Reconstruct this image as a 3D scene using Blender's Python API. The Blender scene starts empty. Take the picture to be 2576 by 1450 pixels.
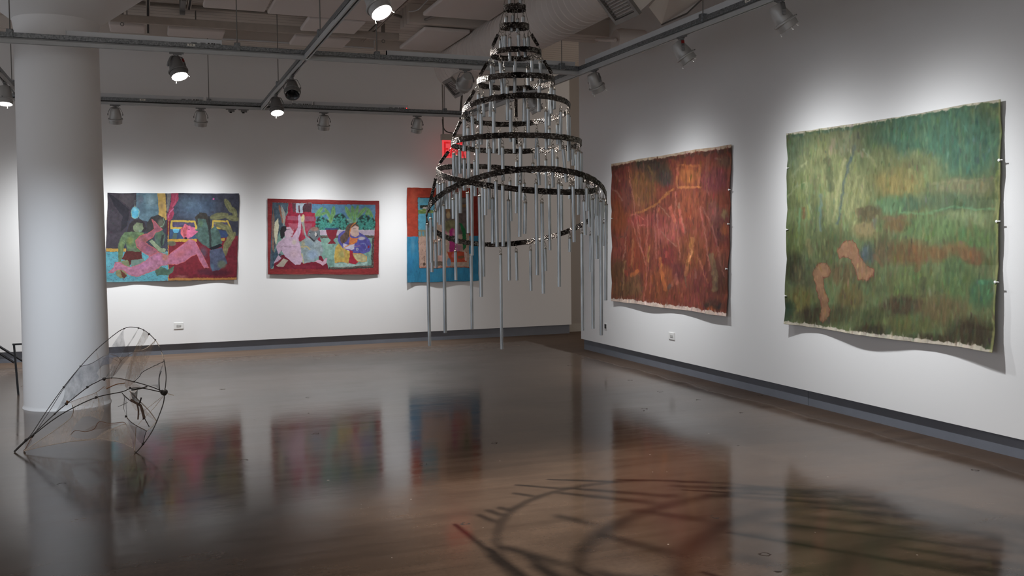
import bpy, bmesh, math, random
import numpy as np
from mathutils import Vector, Matrix
random.seed(7)
SC = bpy.context.scene
COL = SC.collection
PI = math.pi

# ------------------------------------------------------------------ camera
F_PX, YAW, PITCH, ROLL, PY = 2358.728, 0.3683337, 0.0397368, -0.0113794, 687.245
EYE = Vector((0, 0, 1.6))
def basis():
    f = Vector((math.sin(YAW), math.cos(YAW), 0)); r = Vector((math.cos(YAW), -math.sin(YAW), 0)); u = Vector((0, 0, 1))
    f2 = f*math.cos(PITCH) - u*math.sin(PITCH); u2 = u*math.cos(PITCH) + f*math.sin(PITCH)
    return r*math.cos(ROLL) + u2*math.sin(ROLL), u2*math.cos(ROLL) - r*math.sin(ROLL), f2
RV, UV, FV = basis()
def ray(x, y): return FV + RV*((x-1288)/F_PX) - UV*((y-PY)/F_PX)
def on_x(x, y, X): d = ray(x, y); return EYE + d*(X/d.x)
def on_y(x, y, Y): d = ray(x, y); return EYE + d*(Y/d.y)
def on_z(x, y, Z): d = ray(x, y); return EYE + d*((Z-1.6)/d.z)
def proj(P):
    d = Vector(P)-EYE; D = d.dot(FV)
    return 1288+F_PX*d.dot(RV)/D, PY-F_PX*d.dot(UV)/D
cam = bpy.data.cameras.new('camera'); co = bpy.data.objects.new('camera', cam); COL.objects.link(co)
co.matrix_world = Matrix(((RV.x, UV.x, -FV.x, 0), (RV.y, UV.y, -FV.y, 0), (RV.z, UV.z, -FV.z, 1.6), (0, 0, 0, 1)))
cam.sensor_fit = 'HORIZONTAL'; cam.sensor_width = 36; cam.lens = 36*F_PX/2576
cam.shift_y = -(725-PY)/2576; cam.clip_end = 200
SC.camera = co
vs = SC.view_settings; vs.view_transform = 'Standard'; vs.look = 'None'; vs.exposure = .12; vs.gamma = 1; vs.use_curve_mapping = False
SC.cycles.use_denoising = True
SC.cycles.max_bounces = 10; SC.cycles.transparent_max_bounces = 24
SC.cycles.sample_clamp_indirect = 4

# ------------------------------------------------------------------ helpers
def lin(c): return tuple(((v/255)/12.92 if v/255 <= .04045 else ((v/255+.055)/1.055)**2.4) for v in c)
def obj(name, bm, m, parent=None, smooth=False):
    me = bpy.data.meshes.new(name); bm.normal_update(); bm.to_mesh(me); bm.free()
    if smooth:
        for p in me.polygons: p.use_smooth = True
    for mm in (m if isinstance(m, (list, tuple)) else [m]): me.materials.append(mm)
    o = bpy.data.objects.new(name, me); COL.objects.link(o)
    if parent: o.parent = parent
    return o
def autosmooth(o, deg=40):
    me = o.data
    for p in me.polygons: p.use_smooth = True
    me.set_sharp_from_angle(angle=math.radians(deg))
    return o
def empty(name, loc=(0, 0, 0)):
    o = bpy.data.objects.new(name, None); COL.objects.link(o); o.location = loc; o.empty_display_size = .05
    return o
def tag(o, label, cat, group=None):
    o['label'] = label; o['category'] = cat
    if group: o['group'] = group
    return o
def struct(name, bm, m, smooth=False):
    o = obj(name, bm, m, None, smooth); o['kind'] = 'structure'; return o
def box(bm, x0, y0, z0, x1, y1, z1, mi=0, M=None):
    vs_ = [bm.verts.new(p) for p in ((x0,y0,z0),(x1,y0,z0),(x1,y1,z0),(x0,y1,z0),(x0,y0,z1),(x1,y0,z1),(x1,y1,z1),(x0,y1,z1))]
    if M is not None:
        for v in vs_: v.co = M @ v.co
    for f in ((0,3,2,1),(4,5,6,7),(0,1,5,4),(1,2,6,5),(2,3,7,6),(3,0,4,7)):
        bm.faces.new([vs_[i] for i in f]).material_index = mi
    return vs_
def bevel(bm, w, seg=2):
    bmesh.ops.bevel(bm, geom=bm.edges[:], offset=w, segments=seg, affect='EDGES', profile=.6)
    return bm
def lathe(bm, prof, n=32, M=None, mi=0, cap=False):
    rings = []
    for r, z in prof:
        if r < 1e-6: rings.append([bm.verts.new((0, 0, z))]*n)
        else: rings.append([bm.verts.new((r*math.cos(2*PI*i/n), r*math.sin(2*PI*i/n), z)) for i in range(n)])
    if M is not None:
        done = set()
        for rg in rings:
            for v in rg:
                if v not in done: v.co = M @ v.co; done.add(v)
    for a, b in zip(rings, rings[1:]):
        for i in range(n):
            q = []
            for v in (a[i], a[(i+1) % n], b[(i+1) % n], b[i]):
                if v not in q: q.append(v)
            if len(q) > 2:
                try: bm.faces.new(q).material_index = mi
                except ValueError: pass
    if cap:
        for rg in (rings[0], rings[-1]):
            if len(set(rg)) > 2: bm.faces.new(rg).material_index = mi
def tube(bm, pts, r, n=8, mi=0, closed=False, r_end=None):
    pts = [Vector(p) for p in pts]; k = len(pts); rings = []
    up = None
    for i, p in enumerate(pts):
        if closed: t = pts[(i+1) % k]-pts[i-1]
        else: t = pts[min(i+1, k-1)]-pts[max(i-1, 0)]
        t.normalize()
        if up is None: up = t.orthogonal().normalized()
        up = (up - t*up.dot(t)).normalized(); b = t.cross(up)
        rr = r if r_end is None else r+(r_end-r)*i/max(1, k-1)
        rings.append([bm.verts.new(p+(up*math.cos(2*PI*j/n)+b*math.sin(2*PI*j/n))*rr) for j in range(n)])
    rr_ = list(zip(rings, rings[1:]))+([(rings[-1], rings[0])] if closed else [])
    for a, c in rr_:
        for j in range(n): bm.faces.new((a[j], a[(j+1) % n], c[(j+1) % n], c[j])).material_index = mi
    if not closed:
        bm.faces.new(rings[0][::-1]).material_index = mi; bm.faces.new(rings[-1]).material_index = mi
def spline(pts, sub=6):
    pts = [Vector(p) for p in pts]; out = []
    for i in range(len(pts)-1):
        p0, p1, p2, p3 = pts[max(i-1, 0)], pts[i], pts[i+1], pts[min(i+2, len(pts)-1)]
        for s in range(sub):
            t = s/sub
            out.append(.5*((2*p1)+(p2-p0)*t+(2*p0-5*p1+4*p2-p3)*t*t+(3*p1-p0-3*p2+p3)*t**3))
    out.append(pts[-1]); return out
def prism(bm, pts, off, mi=0):
    off = Vector(off)
    a = [bm.verts.new(p) for p in pts]; b = [bm.verts.new(Vector(p)+off) for p in pts]; n = len(a)
    bm.faces.new(a).material_index = mi; bm.faces.new(b[::-1]).material_index = mi
    for i in range(n): bm.faces.new((a[i], b[i], b[(i+1) % n], a[(i+1) % n])).material_index = mi

# ------------------------------------------------------------------ materials
def mat(name, col, rough=.5, metal=0, bump=0, bscale=200, var=0, vscale=3, emit=None, estr=0, spec=.5):
    m = bpy.data.materials.new(name); m.use_nodes = True; nt = m.node_tree; p = nt.nodes['Principled BSDF']
    c = lin(col)+(1,)
    p.inputs['Base Color'].default_value = c; p.inputs['Roughness'].default_value = rough; p.inputs['Metallic'].default_value = metal
    p.inputs['Specular IOR Level'].default_value = spec
    tc = nt.nodes.new('ShaderNodeTexCoord')
    if var:
        n = nt.nodes.new('ShaderNodeTexNoise'); n.inputs['Scale'].default_value = vscale; n.inputs['Detail'].default_value = 5
        nt.links.new(tc.outputs['Object'], n.inputs['Vector'])
        r = nt.nodes.new('ShaderNodeValToRGB')
        r.color_ramp.elements[0].position = .3; r.color_ramp.elements[1].position = .7
        r.color_ramp.elements[0].color = tuple(v*(1-var) for v in c[:3])+(1,); r.color_ramp.elements[1].color = tuple(min(1, v*(1+var)) for v in c[:3])+(1,)
        nt.links.new(n.outputs['Fac'], r.inputs['Fac']); nt.links.new(r.outputs['Color'], p.inputs['Base Color'])
    if bump:
        n = nt.nodes.new('ShaderNodeTexNoise'); n.inputs['Scale'].default_value = bscale; n.inputs['Detail'].default_value = 3
        nt.links.new(tc.outputs['Object'], n.inputs['Vector'])
        b = nt.nodes.new('ShaderNodeBump'); b.inputs['Strength'].default_value = bump; b.inputs['Distance'].default_value = .004
        nt.links.new(n.outputs['Fac'], b.inputs['Height']); nt.links.new(b.outputs['Normal'], p.inputs['Normal'])
    if emit:
        p.inputs['Emission Color'].default_value = lin(emit)+(1,); p.inputs['Emission Strength'].default_value = estr
    return m
M = {}
M['wall'] = mat('wall_paint', (231, 231, 231), .7, bump=.06, bscale=160, spec=.25)
M['shaded_wall'] = mat('shaded_wall_paint', (158, 152, 147), .7, bump=.05, bscale=120)  # corridor wall: its lack of light is put into the colour
M['base'] = mat('baseboard_grey', (108, 112, 121), .5, var=.05, vscale=6)
M['base_light'] = mat('baseboard_pale', (170, 165, 158), .5, var=.05, vscale=6)
M['reveal'] = mat('reveal_black', (30, 30, 32), .8, var=.05)
M['panel'] = mat('acoustic_white', (222, 214, 210), .9, bump=.1, bscale=300)
M['galv'] = None
M['track'] = mat('track_grey', (176, 178, 178), .45, var=.04, vscale=8)
M['slot'] = mat('track_slot_black', (14, 14, 14), .7, var=.1)
M['raceway'] = mat('raceway_white', (206, 208, 210), .45, var=.03, vscale=10)
M['lamp'] = mat('lamp_silver_grey', (172, 171, 169), .42, .35, bump=.05, bscale=300)
M['lamp_dark'] = mat('lamp_charcoal_grey', (118, 117, 116), .45, .3, bump=.05, bscale=300)
M['yoke'] = mat('yoke_grey', (120, 120, 120), .45, .4, var=.08, vscale=30)
M['clip'] = mat('clip_pale', (230, 228, 222), .4, var=.05, vscale=50)
M['lens_off'] = mat('lens_dark', (34, 36, 40), .08, .3, var=.1, vscale=40)
M['lens_on'] = mat('lens_lit', (255, 255, 255), .2, var=.01, emit=(255, 250, 244), estr=30)
M['duct'] = mat('duct_white', (214, 206, 200), .55, bump=.08, bscale=90)
M['louver'] = mat('louver_grey', (128, 124, 120), .4, .4, var=.06, vscale=20)
M['black'] = mat('void_black', (10, 10, 10), .9, var=.1)
M['strut_tan'] = mat('painted_strut_tan', (176, 166, 156), .6, var=.06, vscale=12)
M['rod'] = mat('threaded_rod', (120, 118, 114), .5, .5, bump=.3, bscale=600)
M['conduit'] = mat('conduit_grey', (138, 132, 126), .5, .2, var=.05, vscale=20)
M['plate'] = mat('outlet_white', (226, 226, 224), .35, var=.02, vscale=30)
M['socket'] = mat('socket_pale', (188, 188, 186), .4, var=.03, vscale=60)
M['socket_dark'] = mat('socket_dark', (44, 44, 46), .4, var=.08, vscale=60)
M['rail_black'] = mat('rail_black', (40, 40, 42), .45, .5, var=.1, vscale=20)
M['pin'] = mat('pin_white', (235, 235, 232), .35, var=.02, vscale=80)
M['label'] = mat('sticker_white', (225, 222, 212), .6, var=.03, vscale=60)
M['ink'] = mat('sticker_ink', (70, 66, 62), .7, var=.1, vscale=90)
M['red'] = mat('red_tape', (140, 30, 28), .5, var=.1, vscale=40)
M['copper'] = mat('rust_brown', (120, 78, 44), .6, var=.2, vscale=40)
M['cord'] = mat('sheathed_cable', (84, 80, 76), .6, var=.1, vscale=30)

def galvanised(name='galvanised_steel'):
    m = mat(name, (120, 124, 126), .42, .75); nt = m.node_tree; p = nt.nodes['Principled BSDF']
    tc = nt.nodes.new('ShaderNodeTexCoord'); v = nt.nodes.new('ShaderNodeTexVoronoi'); v.inputs['Scale'].default_value = 90
    r = nt.nodes.new('ShaderNodeValToRGB'); r.color_ramp.elements[0].color = lin((96, 100, 104))+(1,); r.color_ramp.elements[1].color = lin((150, 154, 156))+(1,)
    nt.links.new(tc.outputs['Object'], v.inputs['Vector']); nt.links.new(v.outputs['Color'], r.inputs['Fac']); nt.links.new(r.outputs['Color'], p.inputs['Base Color'])
    return m
M['galv'] = galvanised()

def floor_mat():
    m = bpy.data.materials.new('polished_concrete'); m.use_nodes = True; nt = m.node_tree; p = nt.nodes['Principled BSDF']; L = nt.links.new; N = nt.nodes.new
    tc = N('ShaderNodeTexCoord'); o = tc.outputs['Object']
    def noise(scale, detail=4, vec=None, rough=.55):
        n = N('ShaderNodeTexNoise'); n.inputs['Scale'].default_value = scale; n.inputs['Detail'].default_value = detail; n.inputs['Roughness'].default_value = rough
        L(vec or o, n.inputs['Vector']); return n.outputs['Fac']
    def ramp(f, stops):
        r = N('ShaderNodeValToRGB'); e = r.color_ramp.elements
        while len(e) < len(stops): e.new(.5)
        for q, (pos, c) in zip(e, stops): q.position = pos; q.color = c+(1,)
        L(f, r.inputs['Fac']); return r.outputs['Color']
    def mixc(f, a, b, mode='MIX'):
        x = N('ShaderNodeMix'); x.data_type = 'RGBA'; x.blend_type = mode
        for s, v in ((x.inputs['Factor'], f), (x.inputs[6], a), (x.inputs[7], b)):
            if hasattr(v, 'links') or hasattr(v, 'is_linked'): L(v, s)
            else: s.default_value = v
        return x.outputs[2]
    def mth(op, a, b=None, c=None, clamp=False):
        x = N('ShaderNodeMath'); x.operation = op; x.use_clamp = clamp
        for s, v in zip(x.inputs, (a, b, c)):
            if v is None: continue
            if hasattr(v, 'is_linked'): L(v, s)
            else: s.default_value = v
        return x.outputs[0]
    g = lambda c: lin(c)
    base = ramp(noise(.8, 7), [(.3, g((62, 49, 40))), (.5, g((80, 64, 52))), (.72, g((100, 82, 68)))])
    fine = ramp(noise(40, 5), [(.35, (.86, .86, .86)), (.65, (1.06, 1.06, 1.06))])
    c = mixc(.7, base, fine, 'MULTIPLY')
    # white paint specks and dark chips
    v = N('ShaderNodeTexVoronoi'); v.inputs['Scale'].default_value = 7; L(o, v.inputs['Vector'])
    spk = mth('LESS_THAN', v.outputs['Distance'], mth('MULTIPLY', mth('POWER', noise(2.3, 1), 3.0), .16))
    c = mixc(mth('MULTIPLY', spk, .7), c, g((190, 180, 168))+(1,))
    mp = N('ShaderNodeMapping'); mp.inputs['Location'].default_value = (3.7, 1.2, 0); L(o, mp.inputs['Vector'])
    v2 = N('ShaderNodeTexVoronoi'); v2.inputs['Scale'].default_value = 2.1; L(mp.outputs['Vector'], v2.inputs['Vector'])
    ring = mth('ABSOLUTE', mth('SUBTRACT', mth('ADD', v2.outputs['Distance'], mth('MULTIPLY', mth('SUBTRACT', noise(26, 3), .5), .10)), .055))
    chip = mth('MULTIPLY', mth('LESS_THAN', ring, .011), mth('GREATER_THAN', noise(11, 2), .47))
    c = mixc(mth('MULTIPLY', chip, .8), c, g((38, 30, 26))+(1,))
    # less polished browner strip along the walls
    sp = N('ShaderNodeSeparateXYZ'); L(o, sp.inputs[0])
    wob = mth('MULTIPLY', mth('SUBTRACT', noise(1.3, 4), .5), .28)
    dx = mth('SUBTRACT', 5.64, sp.outputs[0]); dy = mth('SUBTRACT', 13.88, sp.outputs[1])
    edge = mth('MINIMUM', mth('ADD', dx, wob), mth('ADD', mth('MULTIPLY', dy, .5), wob))
    em = N('ShaderNodeMapRange'); em.inputs['From Min'].default_value = .30; em.inputs['From Max'].default_value = .36; em.inputs['To Min'].default_value = 1; em.inputs['To Max'].default_value = 0
    L(edge, em.inputs['Value']); E = em.outputs['Result']
    c = mixc(mth('MULTIPLY', E, .75), c, g((58, 46, 38))+(1,))
    # worn, matter zone in front of the back wall with long trowel streaks
    st = N('ShaderNodeMapping'); st.inputs['Scale'].default_value = (.5, 4.5, 1); L(o, st.inputs['Vector'])
    streak = noise(1.6, 7, st.outputs['Vector'], .65)
    wn = N('ShaderNodeMapRange'); wn.inputs['From Min'].default_value = 1.0; wn.inputs['From Max'].default_value = 4.6; wn.inputs['To Min'].default_value = 1; wn.inputs['To Max'].default_value = 0
    L(mth('ADD', dy, mth('MULTIPLY', mth('SUBTRACT', streak, .5), 2.5)), wn.inputs['Value']); W_ = wn.outputs['Result']
    c = mixc(mth('MULTIPLY', W_, .5), c, g((122, 104, 90))+(1,))
    sr = ramp(streak, [(.32, (.72, .70, .68)), (.5, (1, 1, 1)), (.68, (1.22, 1.2, 1.18))])
    c = mixc(.8, c, sr, 'MULTIPLY')
    L(c, p.inputs['Base Color'])
    rg = mth('ADD', mth('MULTIPLY', noise(1.7, 6), .10), .07)
    rg = mth('ADD', rg, mth('MULTIPLY', W_, .16)); rg = mth('ADD', rg, mth('MULTIPLY', mth('SUBTRACT', streak, .5), .14))
    rg = mth('ADD', rg, mth('MULTIPLY', E, .35)); rg = mth('ADD', rg, mth('MULTIPLY', chip, .4))
    L(rg, p.inputs['Roughness'])
    p.inputs['Specular IOR Level'].default_value = .22; p.inputs['Specular Tint'].default_value = (1, .90, .82, 1)
    ms = N('ShaderNodeMapping'); ms.inputs['Scale'].default_value = (2.0, 9.0, 1); ms.inputs['Rotation'].default_value = (0, 0, .37); L(o, ms.inputs['Vector'])
    h = mth('ADD', mth('ADD', mth('MULTIPLY', noise(3.2, 3), .7), mth('MULTIPLY', noise(1.0, 4, ms.outputs['Vector']), .16)), mth('MULTIPLY', noise(55, 3), .012))
    b = N('ShaderNodeBump'); b.inputs['Strength'].default_value = .3; b.inputs['Distance'].default_value = .004; L(h, b.inputs['Height']); L(b.outputs['Normal'], p.inputs['Normal'])
    return m
M['floor'] = floor_mat()

def ceiling_mat():
    m = mat('board_formed_concrete', (214, 206, 198), .85); nt = m.node_tree; p = nt.nodes['Principled BSDF']; L = nt.links.new
    tc = nt.nodes.new('ShaderNodeTexCoord'); sp = nt.nodes.new('ShaderNodeSeparateXYZ'); L(tc.outputs['Object'], sp.inputs[0])
    n = nt.nodes.new('ShaderNodeTexNoise'); n.inputs['Scale'].default_value = 1.2; n.inputs['Detail'].default_value = 5; L(tc.outputs['Object'], n.inputs['Vector'])
    a = nt.nodes.new('ShaderNodeMath'); a.operation = 'MULTIPLY_ADD'; L(n.outputs['Fac'], a.inputs[0]); a.inputs[1].default_value = .03; L(sp.outputs[1], a.inputs[2])
    f = nt.nodes.new('ShaderNodeMath'); f.operation = 'PINGPONG'; L(a.outputs[0], f.inputs[0]); f.inputs[1].default_value = .075
    g = nt.nodes.new('ShaderNodeMath'); g.operation = 'LESS_THAN'; L(f.outputs[0], g.inputs[0]); g.inputs[1].default_value = .005
    x = nt.nodes.new('ShaderNodeMix'); x.data_type = 'RGBA'; L(g.outputs[0], x.inputs['Factor']); x.inputs[6].default_value = lin((206, 198, 190))+(1,); x.inputs[7].default_value = lin((120, 112, 104))+(1,)
    L(x.outputs[2], p.inputs['Base Color'])
    b = nt.nodes.new('ShaderNodeBump'); b.inputs['Strength'].default_value = .4; b.inputs['Distance'].default_value = .01; b.invert = True
    L(g.outputs[0], b.inputs['Height']); L(b.outputs['Normal'], p.inputs['Normal'])
    return m
M['ceiling'] = ceiling_mat()
# ------------------------------------------------------------------ room
WX, WY, CZ = 5.61, 13.85, 4.38          # faces of the right and the back wall, ceiling height
bm = bmesh.new(); box(bm, -7, -3, -.2, 9, 16, 0); struct('floor', bm, M['floor'])
bm = bmesh.new(); box(bm, -7, -3, CZ, 9, 16, CZ+.1); struct('ceiling', bm, M['ceiling'])
bm = bmesh.new(); box(bm, -7, WY, .145, 6.372, WY+.25, CZ); struct('wall_back', bm, M['wall'])
bm = bmesh.new(); box(bm, WX, -3, .145, WX+.2, 11.874, CZ); struct('wall_right', bm, M['wall'])
bm = bmesh.new(); box(bm, 5.6, 14.1, 0, 9, 14.3, CZ); struct('wall_corridor', bm, M['shaded_wall'])
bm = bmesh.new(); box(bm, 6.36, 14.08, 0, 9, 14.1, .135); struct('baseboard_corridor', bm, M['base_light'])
bm = bmesh.new(); box(bm, -7, WY+.03, 0, 6.35, WY+.2, .145); struct('baseboard_back', bm, M['base'])
bm = bmesh.new(); box(bm, WX+.032, -3, 0, WX+.17, 7.05, .145); box(bm, WX+.03, 7.053, 0, WX+.17, 11.84, .145); struct('baseboard_right', bm, M['base'])
# mushroom column with conical capital
bm = bmesh.new()
lathe(bm, [(.396, 0), (.394, .008), (.387, .02), (.385, .04), (.378, 1.5), (.372, 3.2), (.372, 3.62), (.385, 3.70), (.98, 4.16), (1.02, 4.20), (1.02, CZ+.05)], 96)
col = struct('column', bm, M['wall']); col.location = (-.785, 10.085, 0); autosmooth(col, 25)
# shallow ceiling joists running along the back wall
bm = bmesh.new(); box(bm, 2.95, 10.95, 4.16, 5.61, 11.38, CZ+.01); struct('trim_1', bm, M['ceiling'])
bm = bmesh.new(); box(bm, -7, 13.1, 4.24, 5.61, 13.6, CZ+.01); struct('trim_2', bm, M['ceiling'])

# ------------------------------------------------------------------ acoustic ceiling panels
def panel(label, x0, x1, y0, y1, z=4.1):
    bm = bmesh.new(); box(bm, x0, y0, z, x1, y1, z+.05); bevel(bm, .02, 3)
    o = obj('acoustic_panel', bm, M['panel']); autosmooth(o)
    for sx in ((x0+x1)/2,):
        for sy in (y0*.6+y1*.4, y0*.4+y1*.6):
            bm = bmesh.new(); tube(bm, [(sx, sy, z+.048), (sx, sy, CZ-.003)], .006, 6); obj('standoff', bm, M['rod'], o)
    tag(o, label, 'ceiling panel', 'acoustic panels under the ceiling')
panel('white acoustic ceiling panel left of the long cross track, cut by the top edge', .60, 1.255, 9.3, 10.74)
panel('large white acoustic ceiling panel crossed by the long cross track', 1.285, 2.61, 9.3, 10.81)
panel('small white ceiling panel just behind the large crossed panel', 1.757, 2.42, 10.91, 11.56)
panel('small white ceiling panel nearest the back wall, under the tan strut', 1.75, 2.45, 11.93, 12.45)
panel('white ceiling panel peeking over the white raceway in front of the column-side bay', .265, .92, 11.93, 12.36)
panel('white ceiling panel right beside the column capital', -.38, .015, 11.92, 12.33)
panel('large white ceiling panel left of the round duct, at the top edge', 2.95, 3.755, 9.0, 10.36)
panel('white ceiling panel tucked under the round duct, with a stained ceiling above', 3.165, 3.755, 11.06, 12.28)

# ------------------------------------------------------------------ tracks (strut on top, lighting track below)
TZ = 3.3
def rail(label, p0, p1, rods=(), clamp_y=None, stickers=()):
    p0 = Vector(p0); p1 = Vector(p1); d = (p1-p0); ln = d.length; d.normalize()
    t = empty('track_rail', p0); tag(t, label, 'track rail', 'suspended lighting track rails')
    t.rotation_euler = (0, 0, math.atan2(d.y, d.x))
    bm = bmesh.new()   # lighting track: two cheeks and a dark slot seen from below
    box(bm, 0, -.021, 0, ln, -.008, .044); box(bm, 0, .008, 0, ln, .021, .044); box(bm, 0, -.021, .034, ln, .021, .0455)
    obj('track', bm, M['track'], t)
    bm = bmesh.new(); box(bm, .02, -.008, .012, ln-.02, .008, .034); obj('slot', bm, M['slot'], t)
    bm = bmesh.new(); box(bm, 0, -.0205, .05, ln, .0205, .0905); bevel(bm, .003, 2)
    obj('strut', bm, M['galv'], t)
    bm = bmesh.new(); box(bm, 0, -.0185, .045, ln, .0185, .05); obj('shadow_gap', bm, M['slot'], t)
    for s, top in rods:
        bm = bmesh.new(); box(bm, s-.027, -.027, .046, s+.027, .027, .118); bevel(bm, .004, 1)
        c = obj('clamp', bm, M['galv'], t)
        bm = bmesh.new(); tube(bm, [(s, 0, .118), (s, 0, top-TZ)], .005, 8); obj('hanger_rod', bm, M['rod'], t)
    for s, side in stickers:
        bm = bmesh.new(); box(bm, s, side*.0205, .061, s+.067, side*.0222, .083)
        st = obj('sticker', bm, M['label'], t)
        bm = bmesh.new()
        for k in range(3): box(bm, s+.016+k*.013, side*.0222, .067, s+.024+k*.013, side*.0227, .077)
        obj('print', bm, M['ink'], st)
    return t
rail('galvanised track rail nearest the camera, crossing in front of the column', (-3.2, 9.10, TZ), (4.297, 9.12, TZ), [(2.13, CZ), (4.005, CZ), (5.325, CZ), (7.31, 3.655)], stickers=[(3.565, -1)])
rail('long track rail along the back wall above the three small paintings', (-3.2, 12.83, TZ), (4.297, 12.83, TZ), [(3.965, CZ), (7.155, CZ)], stickers=[(3.13, -1)])
rail('track rail along the right wall above the two large paintings', (4.32, 2.0, TZ), (4.32, 12.80, TZ), [(4.737, CZ), (8.2, CZ)], stickers=[(4.05, 1)])
rail('cross track rail with black slot running from the top edge to the near rail', (1.437, 3.0, TZ), (1.437, 9.078, TZ), [(3.2, CZ), (5.31, CZ)])
rail('cross track rail with black slot between the near rail and the back rail', (1.437, 9.147, TZ), (1.437, 12.803, TZ), [(2.02, CZ)])
rail('left cross track rail in front of the near rail, out of the picture', (-1.40, 4.0, TZ), (-1.40, 9.07, TZ), [(2.3, CZ)])
rail('short visible cross track rail left of the column', (-1.40, 9.15, TZ), (-1.40, 12.803, TZ), [(2.79, CZ)])

def raceway(label, x0, x1, y, marks=True, z0=3.385, h=.062):
    t = empty('rail_light', (x0, y, z0)); tag(t, label, 'light fixture', 'white linear fixtures on the track rails')
    bm = bmesh.new(); box(bm, 0, 0, 0, x1-x0, .05, h*.55); box(bm, 0, .004, h*.55, x1-x0, .05, h); obj('housing', bm, M['raceway'], t)
    for s in (0, x1-x0-.004):
        bm = bmesh.new(); box(bm, s, -.002, 0, s+.004, .052, h+.002); obj('end_cap', bm, M['raceway'], t)
    if marks:
        bm = bmesh.new(); e = x1-x0
        for a, b in ((.27, .22), (.19, .145)):
            bm = bmesh.new()
            for k in range(3): box(bm, e-a, -.001, .012+k*.006, e-b, .001, .015+k*.006)
            obj('rating_print', bm, M['ink'], t)
        bm = bmesh.new()
        for a in (.125, .095, .075): box(bm, e-a, -.001, .010, e-a+.016, .001, .028)
        for k in range(3): box(bm, e-.05, -.001, .012+k*.006, e-.012, .001, .015+k*.006)
        obj('approval_marks', bm, M['ink'], t)
raceway('white linear fixture on the near rail, in front of the column', -.642, .673, 9.155)
raceway('white linear fixture on the near rail, just left of the tube spiral', 2.236, 4.28, 9.155, False)
raceway('white linear fixture on the back rail, right beside the column', -.75, .70, 12.87)
raceway('white linear fixture on the back rail, left of where the cross track lands', .74, 2.10, 12.87)
raceway('white linear fixture on the back rail, with a tiny red light at its end', 2.125, 3.43, 12.87)
r_ = raceway
bm = bmesh.new(); lathe(bm, [(0, .004), (.004, .002), (.005, -.002), (0, -.004)], 10)
led = obj('indicator_led', bm, mat('red_led', (255, 40, 40), .3, var=.01, emit=(255, 40, 40), estr=6), [o for o in bpy.data.objects if o.name.startswith('rail_light')][-1])
led.location = (1.285, -.003, .02); led['label'] = 'tiny glowing red indicator'
t = empty('rail_light', (4.351, 4.3, 3.385)); tag(t, 'long white linear fixture on the right rail, above the large paintings', 'light fixture', 'white linear fixtures on the track rails')
bm = bmesh.new(); box(bm, 0, 0, 0, .045, 4.75, .04); box(bm, 0, 0, .04, .041, 4.75, .075); obj('housing', bm, M['raceway'], t)
for s in (0, 4.746):
    bm = bmesh.new(); box(bm, -.002, s, 0, .047, s+.004, .077); obj('end_cap', bm, M['raceway'], t)

# bare track adapters without lamps on the back rail
for px, lab in ((578, 'small grey track adapter without a lamp, left of the pair on the back rail'), (610, 'small grey track adapter without a lamp, nearer the cross track landing')):
    p = on_z(px, 279, TZ); t = empty('rail_adapter', (p.x, 12.83, TZ)); tag(t, lab, 'track adapter', 'bare track adapters')
    bm = bmesh.new(); box(bm, -.065, -.017, -.012, .065, .017, 0); bevel(bm, .003, 1); obj('plate', bm, M['yoke'], t)
    bm = bmesh.new(); box(bm, -.035, -.016, -.038, .045, .016, -.012); bevel(bm, .004, 1); obj('body', bm, M['yoke'], t)
    bm = bmesh.new(); box(bm, -.018, -.012, -.05, .012, .012, -.038); obj('contact', bm, M['slot'], t)

# ------------------------------------------------------------------ ceiling services
def bar(name, label, cat, a, b, mat_, group=None):
    bm = bmesh.new(); box(bm, *a, *b); bevel(bm, .004, 1); return tag(obj(name, bm, mat_), label, cat, group)
t = empty('strut_bar', (-.35, 11.69, 4.09)); tag(t, 'long tan strut bar hung below the ceiling, parallel to the back wall', 'strut', 'painted ceiling struts')
bm = bmesh.new(); box(bm, 0, -.022, 0, 3.36, .022, .085); bevel(bm, .004, 1); obj('channel', bm, M['strut_tan'], t)
for s in (.12, 3.16):
    bm = bmesh.new(); box(bm, s-.02, -.02, .085, s+.02, .02, .29); h = obj('hanger', bm, M['conduit'], t)
    bm = bmesh.new(); tube(bm, [(s+.018*math.cos(a), 0, -.022+.02*math.sin(a)) for a in [k*PI/6 for k in range(12)]], .004, 6, closed=True); obj('hook', bm, M['rod'], h)
t = empty('strut_bar', (2.69, 8.0, 4.18)); tag(t, 'tan slotted strut bar running away from the camera left of the stained panel', 'strut', 'painted ceiling struts')
bm = bmesh.new(); box(bm, -.02, 0, 0, -.008, 4.33, .05); box(bm, .008, 0, 0, .02, 4.33, .05); box(bm, -.02, 0, .04, .02, 4.33, .055); obj('channel', bm, M['strut_tan'], t)
bm = bmesh.new(); box(bm, -.008, .01, .02, .008, 4.32, .04); obj('slot', bm, M['slot'], t)
for x, y1, lab in ((.05, 12.9, 'dark slotted ceiling strut behind the white raceway beside the column'), (.485, 11.45, 'dark slotted ceiling strut pair ending above the tan bar, at the top edge')):
    t = empty('strut_bar', (x, 8.6, 4.22)); tag(t, lab, 'strut', 'painted ceiling struts')
    bm = bmesh.new(); box(bm, -.022, 0, 0, -.012, y1-8.6, .05); box(bm, .012, 0, 0, .022, y1-8.6, .05); obj('flange', bm, M['strut_tan'], t)
    bm = bmesh.new(); box(bm, -.012, 0, .01, .012, y1-8.6, .05); obj('slot', bm, M['slot'], t)
t = empty('ceiling_post', (.415, 11.42, 4.2)); tag(t, 'dark grey steel bracket hanging at the top edge above the tan bar', 'bracket')
bm = bmesh.new(); box(bm, -.028, -.5, 0, .028, 0, .06); bevel(bm, .004, 1); obj('arm', bm, M['lamp_dark'], t)
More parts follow.
